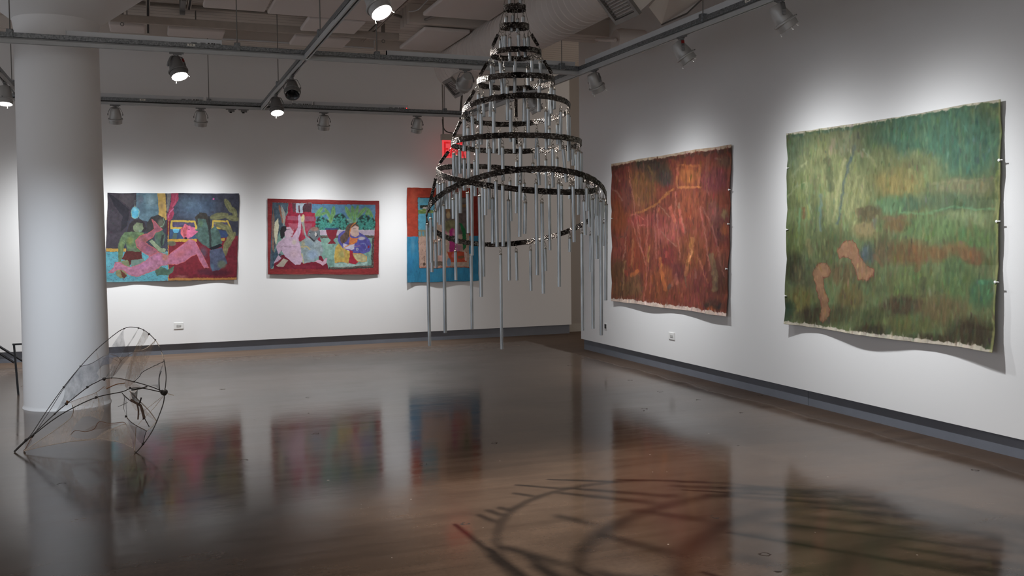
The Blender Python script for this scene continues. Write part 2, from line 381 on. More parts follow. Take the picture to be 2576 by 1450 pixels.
bm = bmesh.new(); box(bm, -.03, -.03, -.035, .03, .03, .18); bevel(bm, .004, 1); obj('foot', bm, M['lamp_dark'], t)
def pipe(name, label, pts, r, m_, group='ceiling conduits'):
    bm = bmesh.new(); tube(bm, pts, r, 10); return tag(autosmooth(obj(name, bm, m_)), label, 'conduit', group)
pipe('conduit', 'thin grey conduit crossing the ceiling above the tan strut bar', [(-.9, 11.62, 4.31), (2.6, 11.62, 4.31)], .017, M['conduit'])
pipe('conduit', 'second thin conduit on the ceiling, just behind the first one', [(-.9, 11.78, 4.33), (2.6, 11.78, 4.33)], .012, M['strut_tan'])
pipe('conduit', 'thin white conduit close to the back wall ceiling edge', [(.6, 13.0, 4.35), (.6, 13.05, 4.25), (3.0, 13.05, 4.25), (3.0, 13.0, 4.35)], .011, M['raceway'])
pipe('conduit', 'bent conduit dipping beside the slotted strut under the beam', spline([(2.8, 11.2, 4.3), (3.02, 11.3, 4.28), (3.1, 11.12, 4.22), (3.16, 10.9, 4.2), (3.3, 10.2, 4.2)], 5), .016, M['conduit'])
pipe('power_cord', 'loose white cable looping over the large panel left of the duct', spline([(2.86, 10.62, 4.2), (2.91, 10.42, 4.18), (2.92, 10.1, 4.2), (2.90, 9.3, 4.22), (2.9, 8.6, 4.35)], 6), .007, M['raceway'])

# round spiral duct with two louvred registers and a square branch
DX, DZ, DR = 4.0, 3.93, .285
t = empty('spiral_duct', (DX, 0, DZ)); tag(t, 'large round white spiral duct under the ceiling, behind the tube spiral', 'duct')
bm = bmesh.new(); prof = []
y = 3.0
while y < 12.45:
    prof += [(DR, y), (DR, y+.10), (DR+.006, y+.105), (DR+.006, y+.118), (DR, y+.123)]; y += .125
prof += [(DR, 12.5), (DR*.5, 12.52), (0, 12.52)]
lathe(bm, prof, 48, Matrix.Rotation(-PI/2, 4, 'X'))
autosmooth(obj('duct_pipe', bm, M['duct'], t), 30)
def register(px, py, X, ang, w, h, parent, depth):
    C = on_x(px, py, X)-parent.location
    a = math.radians(ang); n = Vector((math.cos(a), 0, math.sin(a))); s = Vector((-math.sin(a), 0, math.cos(a))); yy = Vector((0, 1, 0))
    Mx = Matrix(((yy.x, s.x, n.x, 0), (yy.y, s.y, n.y, 0), (yy.z, s.z, n.z, 0), (0, 0, 0, 1))); Mx.translation = C
    bm = bmesh.new(); fr = .04
    for q in ((-w/2, -h/2, w/2, -h/2+fr), (-w/2, h/2-fr, w/2, h/2), (-w/2, -h/2+fr, -w/2+fr, h/2-fr), (w/2-fr, -h/2+fr, w/2, h/2-fr)):
        box(bm, q[0], q[1], -.02, q[2], q[3], .012)
    for v in bm.verts: v.co = Mx @ v.co
    f = obj('register', bm, M['louver'], parent)
    bm = bmesh.new(); box(bm, -w/2+fr, -h/2+fr, -.05, w/2-fr, h/2-fr, -.03, M=Mx); obj('dark_core', bm, M['black'], f)
    k = 9; bm = bmesh.new()
    for i in range(k):
        z = -h/2+fr+(i+.5)*(h-2*fr)/k
        box(bm, -w/2+fr, z-.0022, -.028, w/2-fr, z+.0022, .002, M=Mx)
    obj('louver', bm, M['louver'], f)
    bm = bmesh.new(); box(bm, -w/2+.015, -h/2+.015, -depth, w/2-.015, h/2-.015, -.021, M=Mx); obj('register_collar', bm, M['duct'], f)
register(1552, 10, 3.80, 221, .43, .33, t, .22)
register(1141, 221, 3.74, 221, .38, .27, t, .34)
# square branch take-off on the wall side
P1, P2, P3, P4 = on_x(1632, 18, 4.28), on_x(1665, 62, 4.62), on_x(1728, 34, 4.62), on_x(1764, 0, 4.62)
P5 = on_x(1700, -60, 4.28)
bm = bmesh.new(); nrm = (P2-P1).cross(P3-P2).normalized()
if nrm.dot(EYE-P2) > 0: nrm = -nrm
prism(bm, [P1, P2, P3, P4, P5], nrm*.26); o = obj('branch_box', bm, M['duct']); tag(o, 'square white duct branch between the round duct and the right rail', 'duct')
bm = bmesh.new(); tube(bm, [P2, P3, P4], .008, 6); obj('seam_strip', bm, M['cord'], o)
pipe('hanging_pipe_stub', 'short white pipe stub with dark ends near the right rail corner', [on_x(1500, 99, 4.9), on_x(1548, 101, 4.9)], .02, M['duct'])
bm = bmesh.new(); c0 = on_x(1548, 100, 4.95)
lathe(bm, [(0, 0), (.11, 0), (.13, .06), (.13, .35), (0, .36)], 24, Matrix.Translation(c0) @ Matrix.Rotation(PI/2, 4, 'Y')); tag(autosmooth(obj('hanging_vent_pipe', bm, M['duct'])), 'round white pipe cap near the ceiling beside the right wall', 'pipe')

# ------------------------------------------------------------------ exit sign
EY = 13.4
a = on_y(1112, 352, EY); b = on_y(1172, 398, EY)
t = empty('exit_sign', ((a.x+b.x)/2, EY, b.z)); tag(t, 'glowing red exit sign hanging behind the tube spiral', 'sign')
hw = (b.x-a.x)/2; hh = a.z-b.z
bm = bmesh.new(); box(bm, -hw-.012, -.045, hh-.005, hw+.012, .045, hh+.085); bevel(bm, .006, 1); obj('canopy', bm, M['strut_tan'], t)
bm = bmesh.new(); box(bm, -hw, -.006, 0, hw, .006, hh-.005); bevel(bm, .003, 1)
obj('panel', bm, mat('exit_panel_red', (210, 60, 64), .5, var=.02, emit=(255, 88, 92), estr=.6), t)
bm = bmesh.new()
def glyph(x, w, segs):
    for (ax, az, bx, bz) in segs:
        A = Vector((x+ax*w, 0, .035+az*(hh-.075))); B = Vector((x+bx*w, 0, .035+bz*(hh-.075))); d = (B-A).normalized()
        nn = Vector((-d.z, 0, d.x))*.014
        q = [A-nn-d*.014, B-nn+d*.014, B+nn+d*.014, A+nn-d*.014]
        prism(bm, [Vector((v.x, -.0085, v.z)) for v in q], (0, .003, 0))
gw = .048
x = -hw+.04
for segs in ([(0,0,0,1),(0,0,1,0),(0,.5,.8,.5),(0,1,1,1)], [(0,0,1,1),(0,1,1,0)], [(.5,0,.5,1)], [(0,1,1,1),(.5,0,.5,1)]):
    glyph(x, gw, segs); x += gw+.037
obj('lettering', bm, mat('exit_letter_red', (170, 30, 36), .4, var=.02, emit=(225, 40, 46), estr=.55), t)
zc = hh+.085
bm = bmesh.new(); tube(bm, [(-hw+.02, 0, zc), (-hw+.02, 0, zc+1.22)], .013, 10); obj('drop_conduit', bm, M['conduit'], t)
cord = pipe('power_cord', 'flexible dark cable curving from the rail down to the exit sign', spline([on_y(1163, 232, 13.2), on_y(1160, 262, 13.2), on_y(1158, 300, 13.2)], 6), .016, M['cord'])
cord2 = pipe('power_cord', 'short curved grey cable ending beside the exit sign top', spline([on_y(1113, 300, 13.36), on_y(1115, 320, 13.36), on_y(1123, 331, 13.36), on_y(1137, 335, 13.36), on_y(1146, 336, 13.36)], 6), .009, M['cord'])

# ------------------------------------------------------------------ outlets
def outlet(label, C, w, h, n, face='y', dark=False):
    t = empty('wall_outlet', C); tag(t, label, 'outlet', 'wall outlets')
    if face == 'x': t.rotation_euler = (0, 0, -PI/2)
    bm = bmesh.new(); box(bm, -w/2, -.008, -h/2, w/2, 0, h/2); bevel(bm, .003, 2); obj('cover_plate', bm, M['plate'], t)
    for i in range(n):
        cx = (i-(n-1)/2)*w/max(n, 1)*.92
        s = empty_mesh = None
        bm = bmesh.new(); box(bm, cx-.03, -.011, -.017, cx+.03, -.007, .017) if not dark else box(bm, cx-.026, -.012, -h/2+.014, cx+.026, -.007, h/2-.014)
        bevel(bm, .003, 1); r = obj('receptacle', bm, M['socket_dark'] if dark else M['socket'], t)
        bm = bmesh.new()
        for k in (-1, 1):
            for dz in (-.006, .006): box(bm, cx+k*.016-.004, -.0115, dz-.0012, cx+k*.016+.004, -.0108, dz+.0012)
            box(bm, cx+k*.016+.006, -.0115, -.002, cx+k*.016+.010, -.0108, .002)
        obj('slots', bm, M['slot'] if not dark else M['socket'], r)
p = on_y(449.5, 820, WY); outlet('white double wall outlet low on the back wall, right of the column', (p.x, WY, p.z), .125, .088, 1)
p = on_x(1690.5, 846, WX); outlet('white wall outlet on the right wall, below and between the large paintings', (WX, p.y, p.z), .13, .082, 1, 'x')
p = on_x(1524.5, 821.5, WX); outlet('small white plate with black sockets near the wall corner', (WX, p.y, p.z), .075, .085, 1, 'x', True)

# ------------------------------------------------------------------ stair handrails behind the column
t = empty('handrail', (-1.335, 10.93, 0)); tag(t, 'dark steel handrail with one leaning post, left of the column', 'handrail')
bm = bmesh.new(); tube(bm, [(.02, 0, 0), (-.006, 0, .53)], .0135, 4); obj('post', bm, M['rail_black'], t)
bm = bmesh.new(); tube(bm, [(-.02, 0, .53), (.42, 0, .525)], .0125, 4); obj('top_rail', bm, M['rail_black'], t)
t = empty('handrail', (-1.46, 13.2, 0)); tag(t, 'pair of sloping dark stair rails at the left picture edge', 'handrail')
bm = bmesh.new(); q0, q1 = on_y(-160, 775, 13.2), on_y(73, 918, 13.2); tube(bm, [q0-t.location, q1-t.location], .017, 6); tube(bm, [q1-t.location, q1-t.location+Vector((0, 0, -q1.z))], .017, 6); obj('upper_rail', bm, M['rail_black'], t)
bm = bmesh.new(); q0, q1 = on_y(-160, 790, 13.2), on_y(36, 913, 13.2); tube(bm, [q0-t.location, q1-t.location], .015, 6); obj('lower_rail', bm, M['rail_black'], t)
# ------------------------------------------------------------------ track spotlights
def lamp_meshes(dark):
    body = M['lamp_dark'] if dark else M['lamp']
    return body
def spotlight(label, P, along, aim, lit, visible_lens=False, dark=False, power=0, size=70, blend=1.0, color=(1, 1, 1), radius=.05, tape=None, tz=3.3, sigma=None):
    """P: point on the rail underside; along: rail direction 'x' or 'y'; aim: world point"""
    t = empty('track_spotlight', (P[0], P[1], tz)); tag(t, label, 'spotlight', 'track spotlights')
    A = 0 if along == 'x' else PI/2
    Rz = Matrix.Rotation(A, 4, 'Z')
    bm = bmesh.new(); box(bm, -.062, -.017, -.013, .062, .017, 0); box(bm, -.03, -.013, -.022, .045, .013, -.013); bevel(bm, .002, 1)
    for v in bm.verts: v.co = Rz @ v.co
    obj('adapter', bm, M['yoke'], t)
    piv = Vector((0, 0, -.125))
    d = (Vector(aim)-(Vector((P[0], P[1], tz))+piv)).normalized()
    pan = math.atan2(d.y, d.x)
    Rp = Matrix.Rotation(pan, 4, 'Z')   # local x = horizontal aim, local y = yoke axis
    bm = bmesh.new()
    lathe(bm, [(0, -.022), (.018, -.022), (.018, -.034), (.010, -.042), (0, -.042)], 16)
    for s in (-1, 1):
        path = [(0, s*.012, -.034), (0, s*.048, -.037), (0, s*.058, -.046), (0, s*.083, -.096), (0, s*.083, -.135)]
        for a, b in zip(path, path[1:]):
            a, b = Vector(a), Vector(b); dd = (b-a).normalized(); nn = Vector((0, -dd.z, dd.y))*.0022
            prism(bm, [a-nn+Vector((-.012, 0, 0)), b-nn+Vector((-.012, 0, 0)), b+nn+Vector((-.012, 0, 0)), a+nn+Vector((-.012, 0, 0))], (.024, 0, 0))
        lathe(bm, [(0, 0), (.013, 0), (.013, .008), (0, .010)], 12, Matrix.Translation((0, s*.083, -.122)) @ Matrix.Rotation(-s*PI/2, 4, 'X'))
    for v in bm.verts: v.co = Rp @ v.co
    yk = autosmooth(obj('yoke', bm, M['yoke'], t))
    if tape:
        bm = bmesh.new()
        for s in tape:
            a, b = Vector((0, s*.0585, -.047)), Vector((0, s*.072, -.074)); dd = (b-a).normalized(); nn = Vector((0, -dd.z, dd.y))*.0032
            prism(bm, [a-nn+Vector((-.013, 0, 0)), b-nn+Vector((-.013, 0, 0)), b+nn+Vector((-.013, 0, 0)), a+nn+Vector((-.013, 0, 0))], (.026, 0, 0))
        for v in bm.verts: v.co = Rp @ v.co
        tp = obj('tape_band', bm, M['red'], yk); tp['label'] = 'red tape band'
    q = d.to_track_quat('-Z', 'Y').to_matrix().to_4x4(); q.translation = piv
    bodym = M['lamp_dark'] if dark else M['lamp']
    bm = bmesh.new()
    lathe(bm, [(0, .088), (.046, .088), (.050, .084), (.060, .035), (.068, -.01), (.0705, -.022), (.0705, -.045), (.086, -.048), (.088, -.052), (.088, -.060), (.085, -.064), (.072, -.066)], 40, q)
    h = autosmooth(obj('housing', bm, bodym, t), 35)
    bm = bmesh.new(); lathe(bm, [(.072, -.062), (.077, -.064), (.077, -.108), (.075, -.110), (.071, -.110), (.070, -.085), (.060, -.078)], 40, q)
    autosmooth(obj('front_rim', bm, bodym, h), 35)
    bm = bmesh.new(); lathe(bm, [(.0705, -.094), (.064, -.088), (.04, -.082), (0, -.080)] if not dark else [(.0705, -.090), (.05, -.070), (.03, -.062), (.022, -.072), (0, -.078)], 32, q)
    ln = autosmooth(obj('lens', bm, M['lens_on'] if (lit and visible_lens) else M['lens_off'], h), 60)
    if lit and visible_lens: ln['label'] = 'glowing white lens'
    for k in range(3):
        a = k*2*PI/3+.5
        bm = bmesh.new(); e = Vector((.073*math.cos(a), .073*math.sin(a), -.108)); e2 = Vector((.082*math.cos(a), .082*math.sin(a), -.130))
        tube(bm, [q @ e, q @ e2], .0025, 6)
        lathe(bm, [(0, 0), (.005, 0), (.005, .006), (0, .006)], 10, Matrix.Translation(q @ e2))
        obj('clip', bm, M['clip'], h)
    bm = bmesh.new(); a = math.radians(100)
    lathe(bm, [(0, 0), (.006, 0), (.006, .012), (0, .014)], 10, q @ Matrix.Translation((.0, .088, -.055)) @ Matrix.Rotation(-PI/2, 4, 'X'))
    obj('thumb_screw', bm, M['yoke'], h)
    # label plate on the cone
    if lit:
        l = bpy.data.lights.new('spot', 'SPOT'); l.energy = power; l.spot_size = math.radians(size); l.spot_blend = blend; l.shadow_soft_size = radius; l.color = color
        if sigma: beam(l, sigma)
        lo = bpy.data.objects.new('spot', l); COL.objects.link(lo)
        lo.location = Vector((P[0], P[1], tz))+piv+d*.112
        lo.rotation_euler = d.to_track_quat('-Z', 'Y').to_euler()
    return t
def beam(l, sigma):
    # bell shaped beam of a reflector lamp: strength falls with the angle from the lamp axis
    l.spot_size = math.radians(165); l.spot_blend = .3
    l.use_nodes = True; nt = l.node_tree; L = nt.links.new; e = nt.nodes['Emission']
    tc = nt.nodes.new('ShaderNodeTexCoord'); sp = nt.nodes.new('ShaderNodeSeparateXYZ'); L(tc.outputs['Normal'], sp.inputs[0])
    def mth(op, a, b=None):
        x = nt.nodes.new('ShaderNodeMath'); x.operation = op
        for s, v in zip(x.inputs, (a, b)):
            if v is None: continue
            if hasattr(v, 'is_linked'): L(v, s)
            else: s.default_value = v
        return x.outputs[0]
    th = mth('DIVIDE', mth('ARCCOSINE', mth('MINIMUM', mth('ABSOLUTE', sp.outputs[2]), 1.0)), math.radians(sigma))
    L(mth('EXPONENT', mth('MULTIPLY', mth('MULTIPLY', th, th), -1.0)), e.inputs['Strength'])
WC = (.96, .98, 1.0)
KB, KR = 290, 280
yb = 12.83
spotlight('silver spotlight on the back rail nearest the column, turned to the wall', (-.36, yb), 'x', (-.33, WY, .57), True, power=KB, sigma=24, color=WC)
spotlight('silver spotlight on the back rail over the right part of the first small painting', (.66, yb), 'x', (.64, WY, .57), True, power=KB, sigma=24, color=WC)
spotlight('silver spotlight on the back rail over the second small painting', (2.245, yb), 'x', (2.25, WY, .57), True, power=KB, sigma=24, color=WC)
spotlight('silver spotlight on the back rail left of the exit sign', (3.55, yb), 'x', (3.45, WY, .57), True, power=KB*.9, sigma=22, color=WC)
spotlight('silver spotlight on the near rail beside the louvred far duct register', (3.035, 9.11), 'x', (3.2, WY, 1.0), False, power=45, size=60, color=WC)
spotlight('dark silver spotlight on the right rail, half hidden behind the tube spiral', (4.32, 10.42), 'y', (WX, 10.1, .85), True, power=KR*.6, sigma=25, color=WC)
spotlight('silver spotlight at the corner where the near rail meets the right rail', (4.32, 8.763), 'y', (WX, 9.15, .95), True, power=KR*.95, sigma=26, color=WC)
spotlight('silver spotlight with red tape on its yoke, in the middle of the right rail', (4.32, 7.068), 'y', (WX, 6.5, 1.15), True, power=KR, sigma=27, color=WC, tape=(-1, 1))
spotlight('large silver spotlight on the right rail, cut by the top picture edge', (4.32, 5.707), 'y', (WX, 5.2, 1.05), True, power=KR, sigma=27, color=WC, tape=(1,))
spotlight('lit spotlight on the near rail just right of the column, red mark on its yoke', (.271, 9.11), 'x', (.80, 8.15, .9), True, True, True, power=130, size=70, color=(1, .95, .9), tape=(1,))
spotlight('lit spotlight at the far left picture edge, on the short cross rail', (-1.40, 11.37), 'y', (-1.5, 10.8, .3), True, True, power=70, sigma=30, color=WC)
spotlight('lit spotlight low on the long cross rail, near the back rail', (1.437, 11.39), 'y', (1.55, 10.3, .5), True, True, True, power=110, size=70, color=(1, .95, .9))
spotlight('unlit dark spotlight with an open lens on the long cross rail', (1.437, 10.07), 'y', (1.2, 8.1, .95), False, False, True)
spotlight('brightly lit spotlight at the top edge left of the tube spiral', (1.437, 6.20), 'y', (2.3, 4.9, .85), True, True, power=640, size=78, color=(1, .95, .9), radius=.028)
spotlight('lit spotlight out of frame on the left cross rail, aimed down at the column', (-1.40, 6.3), 'y', (-.9, 9.75, .25), True, True, power=330, size=56, color=(.80, .89, 1.0))  # unseen lamp, added to light the column
spotlight('silver spotlight on the back rail hidden behind the column', (-1.02, yb), 'x', (-1.5, WY, .57), True, power=KB*.9, sigma=25, color=WC)  # unseen lamp, added to light the wall left of the column
# ------------------------------------------------------------------ hanging tube sculpture
def sparkle():
    m = bpy.data.materials.new('hammered_dark_metal'); m.use_nodes = True; nt = m.node_tree; p = nt.nodes['Principled BSDF']; L = nt.links.new
    tc = nt.nodes.new('ShaderNodeTexCoord'); n = nt.nodes.new('ShaderNodeTexNoise'); n.inputs['Scale'].default_value = 9; n.inputs['Detail'].default_value = 6; L(tc.outputs['Object'], n.inputs['Vector'])
    r = nt.nodes.new('ShaderNodeValToRGB'); e = r.color_ramp.elements; e[0].position = .35; e[0].color = lin((30, 28, 28))+(1,); e[1].position = .7; e[1].color = lin((104, 96, 90))+(1,)
    L(n.outputs['Fac'], r.inputs['Fac']); L(r.outputs['Color'], p.inputs['Base Color'])
    p.inputs['Metallic'].default_value = 1; p.inputs['Roughness'].default_value = .46
    v = nt.nodes.new('ShaderNodeTexVoronoi'); v.inputs['Scale'].default_value = 130; L(tc.outputs['Object'], v.inputs['Vector'])
    sc_ = nt.nodes.new('ShaderNodeSeparateColor'); L(v.outputs['Color'], sc_.inputs[0]); gt = nt.nodes.new('ShaderNodeMath'); gt.operation = 'GREATER_THAN'; gt.inputs[1].default_value = .8; L(sc_.outputs[0], gt.inputs[0])
    mx = nt.nodes.new('ShaderNodeMix'); mx.data_type = 'RGBA'; L(gt.outputs[0], mx.inputs['Factor']); L(r.outputs['Color'], mx.inputs[6]); mx.inputs[7].default_value = lin((150, 145, 140))+(1,); L(mx.outputs[2], p.inputs['Base Color'])  # glints painted in: random facets get a brighter colour
    b = nt.nodes.new('ShaderNodeBump'); b.inputs['Strength'].default_value = 1; b.inputs['Distance'].default_value = .01; L(v.outputs['Distance'], b.inputs['Height']); L(b.outputs['Normal'], p.inputs['Normal'])
    return m
M['band'] = sparkle()
def tubemat():
    m = bpy.data.materials.new('galvanised_tube'); m.use_nodes = True; nt = m.node_tree; p = nt.nodes['Principled BSDF']; L = nt.links.new
    tc = nt.nodes.new('ShaderNodeTexCoord'); mp = nt.nodes.new('ShaderNodeMapping'); mp.inputs['Scale'].default_value = (1, 1, .12); L(tc.outputs['Object'], mp.inputs['Vector'])
    n = nt.nodes.new('ShaderNodeTexNoise'); n.inputs['Scale'].default_value = 60; n.inputs['Detail'].default_value = 4; L(mp.outputs['Vector'], n.inputs['Vector'])
    r = nt.nodes.new('ShaderNodeValToRGB'); e = r.color_ramp.elements; e[0].position = .3; e[0].color = lin((140, 144, 147))+(1,); e[1].position = .65; e[1].color = lin((176, 181, 184))+(1,)
    L(n.outputs['Fac'], r.inputs['Fac']); L(r.outputs['Color'], p.inputs['Base Color']); p.inputs['Metallic'].default_value = .9; p.inputs['Roughness'].default_value = .32
    return m
M['tube'] = tubemat()
M['hook'] = mat('hook_steel', (128, 122, 114), .35, 1, bump=.2, bscale=400)
M['cap'] = mat('rusty_cap', (84, 70, 58), .6, .6, var=.3, vscale=120)
E1 = Vector((math.cos(YAW), -math.sin(YAW), 0)); E2 = Vector((math.sin(YAW), math.cos(YAW), 0))
SD = 5.6; SF = SD/6.4
def z_for(P, y):
    lo, hi = -2.0, 6.0
    for _ in range(40):
        m = (lo+hi)/2
        if proj((P.x, P.y, m))[1] > y: lo = m
        else: hi = m
    return (lo+hi)/2
class Ring: pass
def ring(cx, r, yL, yR, yF, yB):
    g = Ring(); g.r = r
    c = EYE+ray(cx, (yL+yR)/2)*SD; g.c = Vector((c.x, c.y, 0))
    zL, zR, zF, zB = z_for(g.c-E1*r, yL), z_for(g.c+E1*r, yR), z_for(g.c-E2*r, yF), z_for(g.c+E2*r, yB)
    g.z = (zL+zR+zF+zB)/4; g.a = (zR-zL)/2; g.b = (zB-zF)/2
    return g
def rpt(g, ph, dz=0, dr=0):
    p = g.c+(E1*math.cos(ph)+E2*math.sin(ph))*(g.r+dr); p.z = g.z+g.a*math.cos(ph)+g.b*math.sin(ph)+dz
    return p
K = SD/F_PX
RG = {8: ring(1298.5, 225.5*K, 549, 501, 433, 616.5), 7: ring(1302, 202.5*K, 427, 468, 478, 427), 6: ring(1299, 163*K, 361, 359, 342.5, 383),
      5: ring(1298.5, 135*K, 279, 264, 248, 319), 4: ring(1297.5, 97*K, 206, 201.5, 191.6, 224.7), 3: ring(1297.3, 63.5*K, 135, 132, 125.5, 150),
      2: ring(1293.7, 36*K, 66, 66, 63.5, 73), 1: ring(1294.5, 27*K, 20, 20, 16, 27), 0: ring(1294, 20*K, -28, -28, -31, -22)}
top = RG[0].c.copy(); top.z = CZ
sp_root = empty('tube_chandelier', (RG[8].c.x, RG[8].c.y, RG[8].z)); tag(sp_root, 'tall hanging cone of dark metal hoops strung with many galvanised tubes', 'hanging sculpture')
def adopt(o): o.parent = sp_root; o.matrix_parent_inverse = Matrix.Translation(-sp_root.location); return o
rng = np.random.default_rng(5)
for k, g in RG.items():
    n = max(48, int(g.r*340)); bm = bmesh.new(); hb = .0185*SF; th = .0035*SF
    jit = rng.normal(0, .0011, (n, 3))
    rows = []
    for i in range(n):
        ph = 2*PI*i/n
        rows.append([bm.verts.new(rpt(g, ph, hb+jit[i, 0], th+jit[i, 2])), bm.verts.new(rpt(g, ph, -hb+jit[i, 1], th-jit[i, 2])), bm.verts.new(rpt(g, ph, -hb+jit[i, 1], -th)), bm.verts.new(rpt(g, ph, hb+jit[i, 0], -th))])
    for i in range(n):
        a, b = rows[i], rows[(i+1) % n]
        for j in range(4): bm.faces.new((a[j], a[(j+1) % 4], b[(j+1) % 4], b[j]))
    o = obj('hoop_band', bm, M['band']); adopt(o)
# sloping link bars on both silhouettes, with rings at their ends
for a, b, ph in ((2, 3, PI), (3, 4, PI), (4, 5, PI), (5, 6, PI), (6, 7, PI), (7, 8, PI), (2, 3, 0), (3, 4, 0), (4, 5, PI/2), (5, 6, PI/2)):
    A = rpt(RG[a], ph, -.018); B = rpt(RG[b], ph, .018); d = B-A; u = d.normalized()
    A2, B2 = A+u*.02, B-u*.02
    bm = bmesh.new(); side = Vector((0, 0, 1)).cross(u).normalized(); nn = u.cross(side)
    Mx = Matrix(((side.x, nn.x, u.x, A2.x), (side.y, nn.y, u.y, A2.y), (side.z, nn.z, u.z, A2.z), (0, 0, 0, 1)))
    box(bm, -.010, -.009, .012, .010, .009, (B2-A2).length-.012, M=Mx)
    bmesh.ops.subdivide_edges(bm, edges=bm.edges[:], cuts=2)
    for v in bm.verts: v.co += Vector(rng.normal(0, .0009, 3))
    o = adopt(obj('link_bar', bm, M['band']))
    bm = bmesh.new()
    for c in (A+u*.015, B-u*.015):
        tube(bm, [c+(u*math.cos(q)+side*math.sin(q))*.011 for q in [i*PI/6 for i in range(12)]], .0022, 6, closed=True)
    h = obj('link_rings', bm, M['hook']); h.parent = o
# suspension wires
bm = bmesh.new()
for a, b in ((0, 1), (1, 2)):
    for ph in (0, PI/2, PI, 3*PI/2): tube(bm, [rpt(RG[a], ph, -.015), rpt(RG[b], ph, .015)], .0022, 6)
for ph in (0, 2*PI/3, 4*PI/3): tube(bm, [rpt(RG[0], ph, .015), top+Vector((0, 0, -.02))], .002, 6)
adopt(obj('suspension_wires', bm, M['hook']))
bm = bmesh.new(); lathe(bm, [(0, -.03), (.02, -.03), (.03, -.012), (.045, -.006), (.045, 0), (0, 0)], 20, Matrix.Translation(top)); adopt(obj('ceiling_plate', bm, M['yoke']))

# tubes: hoop, front/back of it, x at the top, y at the top, y at the bottom, x at the bottom
T = '''
8F 1074 564 871 1079|8F 1083 549 661 1084|8B 1086 610 685 1086|8F 1094 531 603 1094|8B 1095.5 610 674 1097|8F 1115 516 838 1119|7F 1107 462 566 1106|8B 1105 600 643 1105
8F 1149 482 613 1149|8F 1175 485 587 1177|8F 1139 500 551 1140|7B 1187 448 643 1188|7F 1205 493 747 1209|7B 1214 455 696 1217|8F 1220.5 472 542 1221|6F 1231 371 527 1231
7F 1239 498 613 1239|8F 1247 453 621 1250|8F 1264 464 620 1265|6F 1263.5 369 455 1265|7F 1279 503 706 1281|7B 1282 454 557 1285|7F 1101 459 560 1101|7F 1114.6 453 566 1115|7F 1122 472 526 1123.7
7B 1131 453 526 1132|7F 1157 470 537 1157.6|6F 1167 399 480 1167|6B 1193.6 404 494 1195|6F 1200 372 462 1202|8B 1146 632 705 1147|8B 1185 640 828 1187|8B 1259 639 879 1261.6
8B 1298 633 706 1300|8B 1334 628 732 1335.6|8B 1371 624 682 1373|8B 1433 598 634 1433|8B 1463 586 832 1466|8B 1502 575 652 1502.6|8F 1306.6 462 596 1306|8F 1348 460 693 1351|8F 1405 460.6 722 1407
8F 1440 467 609.6 1443.6|8F 1474.6 471 531 1475.8|8F 1500 486 543 1500|8F 1517 500 549 1515.5|8F 1525 513.5 756 1524.6|7F 1320.6 508.6 589 1319|7F 1363 509 739 1367|7F 1468 504 592 1472|7F 1491 500 827 1493
8F 1511 506 844 1514|7B 1481 485 572 1483|7B 1499 497 612 1502|8B 1486 590 684 1486|8B 1519 560 619 1518|7F 1503 497 593 1507|7B 1319 460 505 1319|7B 1382 464 630 1384|7B 1412 465 580 1413|7B 1433 467 501 1433
6F 1178 378 462 1178|6F 1156 378 437 1157|6F 1141 386 500 1141|6B 1148 392 470 1148|6F 1309 366 463 1309|6F 1352 368 466 1356|6F 1390 372 472 1391|6F 1416 373 459 1425|6F 1440 373 417 1442|6F 1455 379 541 1456
6F 1461 383 480 1462|6B 1449 386 475 1450|6B 1300 404 537 1299|6B 1340 410 435 1340|6B 1373 401 476 1374|6B 1401 397 430 1401|5F 1187.6 290 370 1191|5F 1209 284 364 1209.7|5F 1241 278 386 1242|5F 1284 273 357 1284.4
5F 1327 271 345 1328|5F 1373.4 279 376.5 1374.4|5F 1410.7 279 379 1410|5F 1428.6 285.5 406 1430.7|5B 1431.5 290 372 1432|5F 1167.6 298 381 1167|5B 1177 320 366 1178|5B 1350.7 330 400 1348|5B 1320 334 374 1320|5B 1293 331 385.5 1294
5B 1402 312 364 1403|5B 1381 323 366 1381|5B 1201 335 386 1204|5B 1228 337 385 1226|5B 1256.6 336 390 1257|4F 1276 217 303 1276|4F 1319 220 306 1317.6|4F 1357 214 281 1356|4F 1386 218 286 1387|4B 1393 224 275 1394|4B 1382 232 316 1382
4F 1203 235 304 1203|4B 1214 241 294 1217|4B 1243 243 285 1244|3F 1236 163 294 1233|3B 1241.6 166 209 1241|3F 1258 155 245 1264|3B 1267 177 240 1268|3F 1296 151 245 1294|3B 1327 173 215 1328.6|3F 1338 150 204 1338.6
3F 1359 155 209 1361|2F 1264 89 125 1265|2F 1270 88 128 1270|2F 1282 94 155 1282|2F 1304 86 142 1305|2F 1318.6 94 144 1321.7|2B 1328 92 122 1329|2B 1259 99 122 1259|1F 1273 41 62 1273|1F 1290 37 80 1286|1F 1302 47 81 1301|1B 1316 40 62 1316
0F 1282 -12 12 1282|0F 1308 -12 12 1309
'''
def ring_phi(g, front, x):
    best, bd = None, 1e9
    for i in range(361):
        ph = (PI+PI*i/360) if front else PI*i/360
        d = abs(proj(rpt(g, ph))[0]-x)
        if d < bd: bd, best = d, ph
    return best
items = []
for e in T.replace('\n', '|').split('|'):
    if not e.strip(): continue
    a, x0, y0, y1, x1 = e.split(); x0, y0, y1, x1 = map(float, (x0, y0, y1, x1))
    g = RG[int(a[0])]; ph = ring_phi(g, a[1] == 'F', x0); A = rpt(g, ph)
    zt = min(z_for(A, y0), A.z-.038); zb = min(z_for(A, y1), zt-.05)
    D = (A-EYE).dot(FV); lean = max(-.02, min(.02, (x1-x0-(y1-y0)*.0113)*D/F_PX))
    items.append((y1-y0, A, zt, zb, lean))
items.sort(key=lambda i: -i[0])
